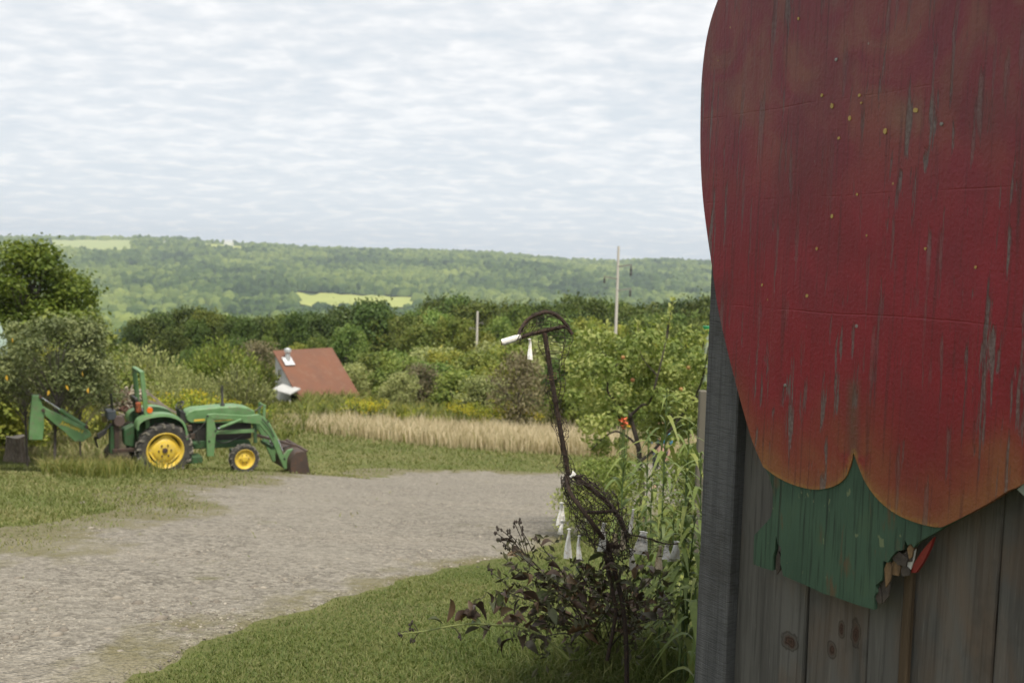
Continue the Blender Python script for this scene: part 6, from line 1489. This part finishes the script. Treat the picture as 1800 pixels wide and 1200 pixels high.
# goldenrod
def goldenrod(seed, bloom):
    r_ = np.random.default_rng(seed); C, A, B, Tt = [], [], [], []; mb = MB(); C2, A2, B2 = [], [], []
    for i in range(12):
        b0 = np.array([r_.normal(0, .22), r_.normal(0, .22), -.03]); tp = b0*1.6+np.array([r_.normal(0, .08), r_.normal(0, .08), r_.uniform(.8, 1.2)]); mb.tube([b0, tp], .008, 4, False)
        for j in range(26):
            u = .15+.7*r_.random(); d = unit(np.array([r_.normal(0, 1), r_.normal(0, 1), .5])); C.append(b0+(tp-b0)*u+d*.06); A.append(d); B.append(unit(np.cross(d, r_.normal(0, 1, 3))))
        for j in range(int(70*bloom)):
            u = r_.random(); d = unit(r_.normal(0, 1, 3)); C2.append(tp+np.array([r_.normal(0, .09), r_.normal(0, .09), .10-.32*u])*np.array([1.2-u*.2, 1.2-u*.2, 1])); A2.append(d); B2.append(unit(np.cross(d, r_.normal(0, 1, 3))))
    V, F = quads(np.array(C), np.array(A), np.array(B), .17, .05); lf = np_mesh('leaves', V, F, m_gl, np.repeat(r_.random(len(C)), 4))
    V, F = quads(np.array(C2), np.array(A2), np.array(B2), .06, .05); bl = np_mesh('blossom', V, F, m_yel, np.repeat(r_.random(len(C2)), 4))
    return mb.mesh('stem', m_stem), lf, bl
GR = [goldenrod(500+i, .42) for i in range(3)]
def gold(px, py, dp, lab, grp, s=1.0):
    tp = at(px, py, dp); x, y = float(tp[0]), float(tp[1]); z = float(zt(x, y)); h = max(.6, tp[2]-z); o = thing('goldenrod', lab, 'goldenrod', (x, y, z), grp, rng.random()*6); sc_ = h/1.15
    o.scale = (min(sc_, 1.7)*s, min(sc_, 1.7)*s, sc_); g_ = GR[int(rng.integers(0, 3))]
    link('stem', g_[0], o); link('leaves', g_[1], o); link('blossom', g_[2], o)
for i in range(7): gold(rng.uniform(272, 350), rng.uniform(680, 708), rng.uniform(30, 36), 'goldenrod in yellow bloom behind the tractor hood', 'goldenrod behind the tractor')
for i in range(7): gold(rng.uniform(395, 470), rng.uniform(698, 725), rng.uniform(32, 40), 'goldenrod in yellow bloom between the tractor loader and the shed', 'goldenrod beside the shed')
for i in range(20): gold(rng.uniform(800, 912), rng.uniform(706, 735), rng.uniform(42, 46), 'yellow-green goldenrod standing behind the dry grass band', 'goldenrod behind the dry grass', 1.1)
for i in range(7): gold(rng.uniform(690, 790), rng.uniform(712, 735), rng.uniform(42, 45), 'sparse goldenrod behind the dry grass near the shed', 'sparse goldenrod')
for i in range(9): gold(rng.uniform(545, 660), rng.uniform(700, 722), rng.uniform(42, 47), 'green goldenrod hiding the foot of the red-roofed shed', 'goldenrod at the shed foot', 1.2)
# gravel stones: loose mass, and the larger single stones
n_ = 42000; d = np.exp(rng.random(n_)*(math.log(24)-math.log(2.9))+math.log(2.9)); px = -200+rng.random(n_)*1500; x = (px-900)/FPX*d; y = d
k = np.minimum(gmask(x, y), gsheet(x, y)-.05) > .06; x, y = x[k], y[k]; n_ = len(x)
ico = np.array([(0, 0, .7), (.9, 0, .1), (.28, .86, .12), (-.72, .53, .1), (-.72, -.53, .12), (.28, -.86, .1), (.7, .5, -.5), (-.27, .8, -.5), (-.8, 0, -.5), (-.27, -.8, -.5), (.7, -.5, -.5)])
fi = [(0, 1, 2), (0, 2, 3), (0, 3, 4), (0, 4, 5), (0, 5, 1), (1, 6, 2), (2, 7, 3), (3, 8, 4), (4, 9, 5), (5, 10, 1), (2, 6, 7), (3, 7, 8), (4, 8, 9), (5, 9, 10), (1, 10, 6)]
s = (.003+.0075*rng.random(n_)**2.5)*(.62+.085*y); V = ico[None]*s[:, None, None]*(1+.6*(rng.random((n_, 11, 1))-.5))*np.array([1, 1, .55])
an = rng.random(n_)*6.28; ca, sa = np.cos(an)[:, None], np.sin(an)[:, None]; st_ = (.7+.6*rng.random(n_))[:, None]
V = np.stack([(V[..., 0]*ca-V[..., 1]*sa)*st_, V[..., 0]*sa+V[..., 1]*ca, V[..., 2]], -1)+np.stack([x, y, zt(x, y)+.012], -1)[:, None, :]
F = np.array(fi)[None]+(np.arange(n_)*11)[:, None, None]
m_st = leafmat('stone', [(0, (0.116, 0.101, 0.085)), (0.5, (0.233, 0.204, 0.167)), (0.85, (0.320, 0.285, 0.234)), (1, (0.417, 0.373, 0.310))], 0.0, .9, 0, .2)
g_ = link('loose_stones', np_mesh('loose_stones', V.reshape(-1, 3), F.reshape(-1, 3), m_st, np.repeat(rng.random(n_), 11))); tag(g_, 'loose grey gravel stones scattered over the drive', 'gravel', kind='stuff')
sm_ = []
for i in range(4):
    vv = ico*(1+.35*(np.random.default_rng(i).random((11, 1))-.5))*np.array([1.3, .9, .5]); sm_.append(np_mesh('stone', vv, np.array(fi), m_st, np.full(11, .25+.2*i)))
for (px, py, r_) in [(243, 1063, 12), (205, 1055, 12), (282, 1090, 13), (447, 1035, 9), (463, 1036, 8), (100, 1120, 14), (112, 1112, 12), (190, 1110, 9), (160, 930, 6), (145, 885, 6), (325, 1110, 8), (345, 1028, 7), (380, 1060, 8), (215, 1012, 7), (60, 1075, 10), (28, 1125, 10), (410, 1075, 7), (300, 1012, 6), (500, 1020, 6), (555, 1000, 6), (610, 985, 6), (425, 880, 4), (455, 925, 5), (250, 990, 6), (345, 1055, 7), (700, 985, 6), (755, 970, 6), (130, 1180, 10), (210, 1150, 9), (30, 1020, 8)]:
    p = hit(px, py); dp = float((p-CAM) @ fwd); o = link('stone', sm_[int(rng.integers(0, 4))], drive); s_ = r_*dp/FPX; o.scale = (s_, s_, s_); o.location = (p[0], p[1], p[2]+.012+s_*.12); o.rotation_euler = (0, 0, rng.random()*6)
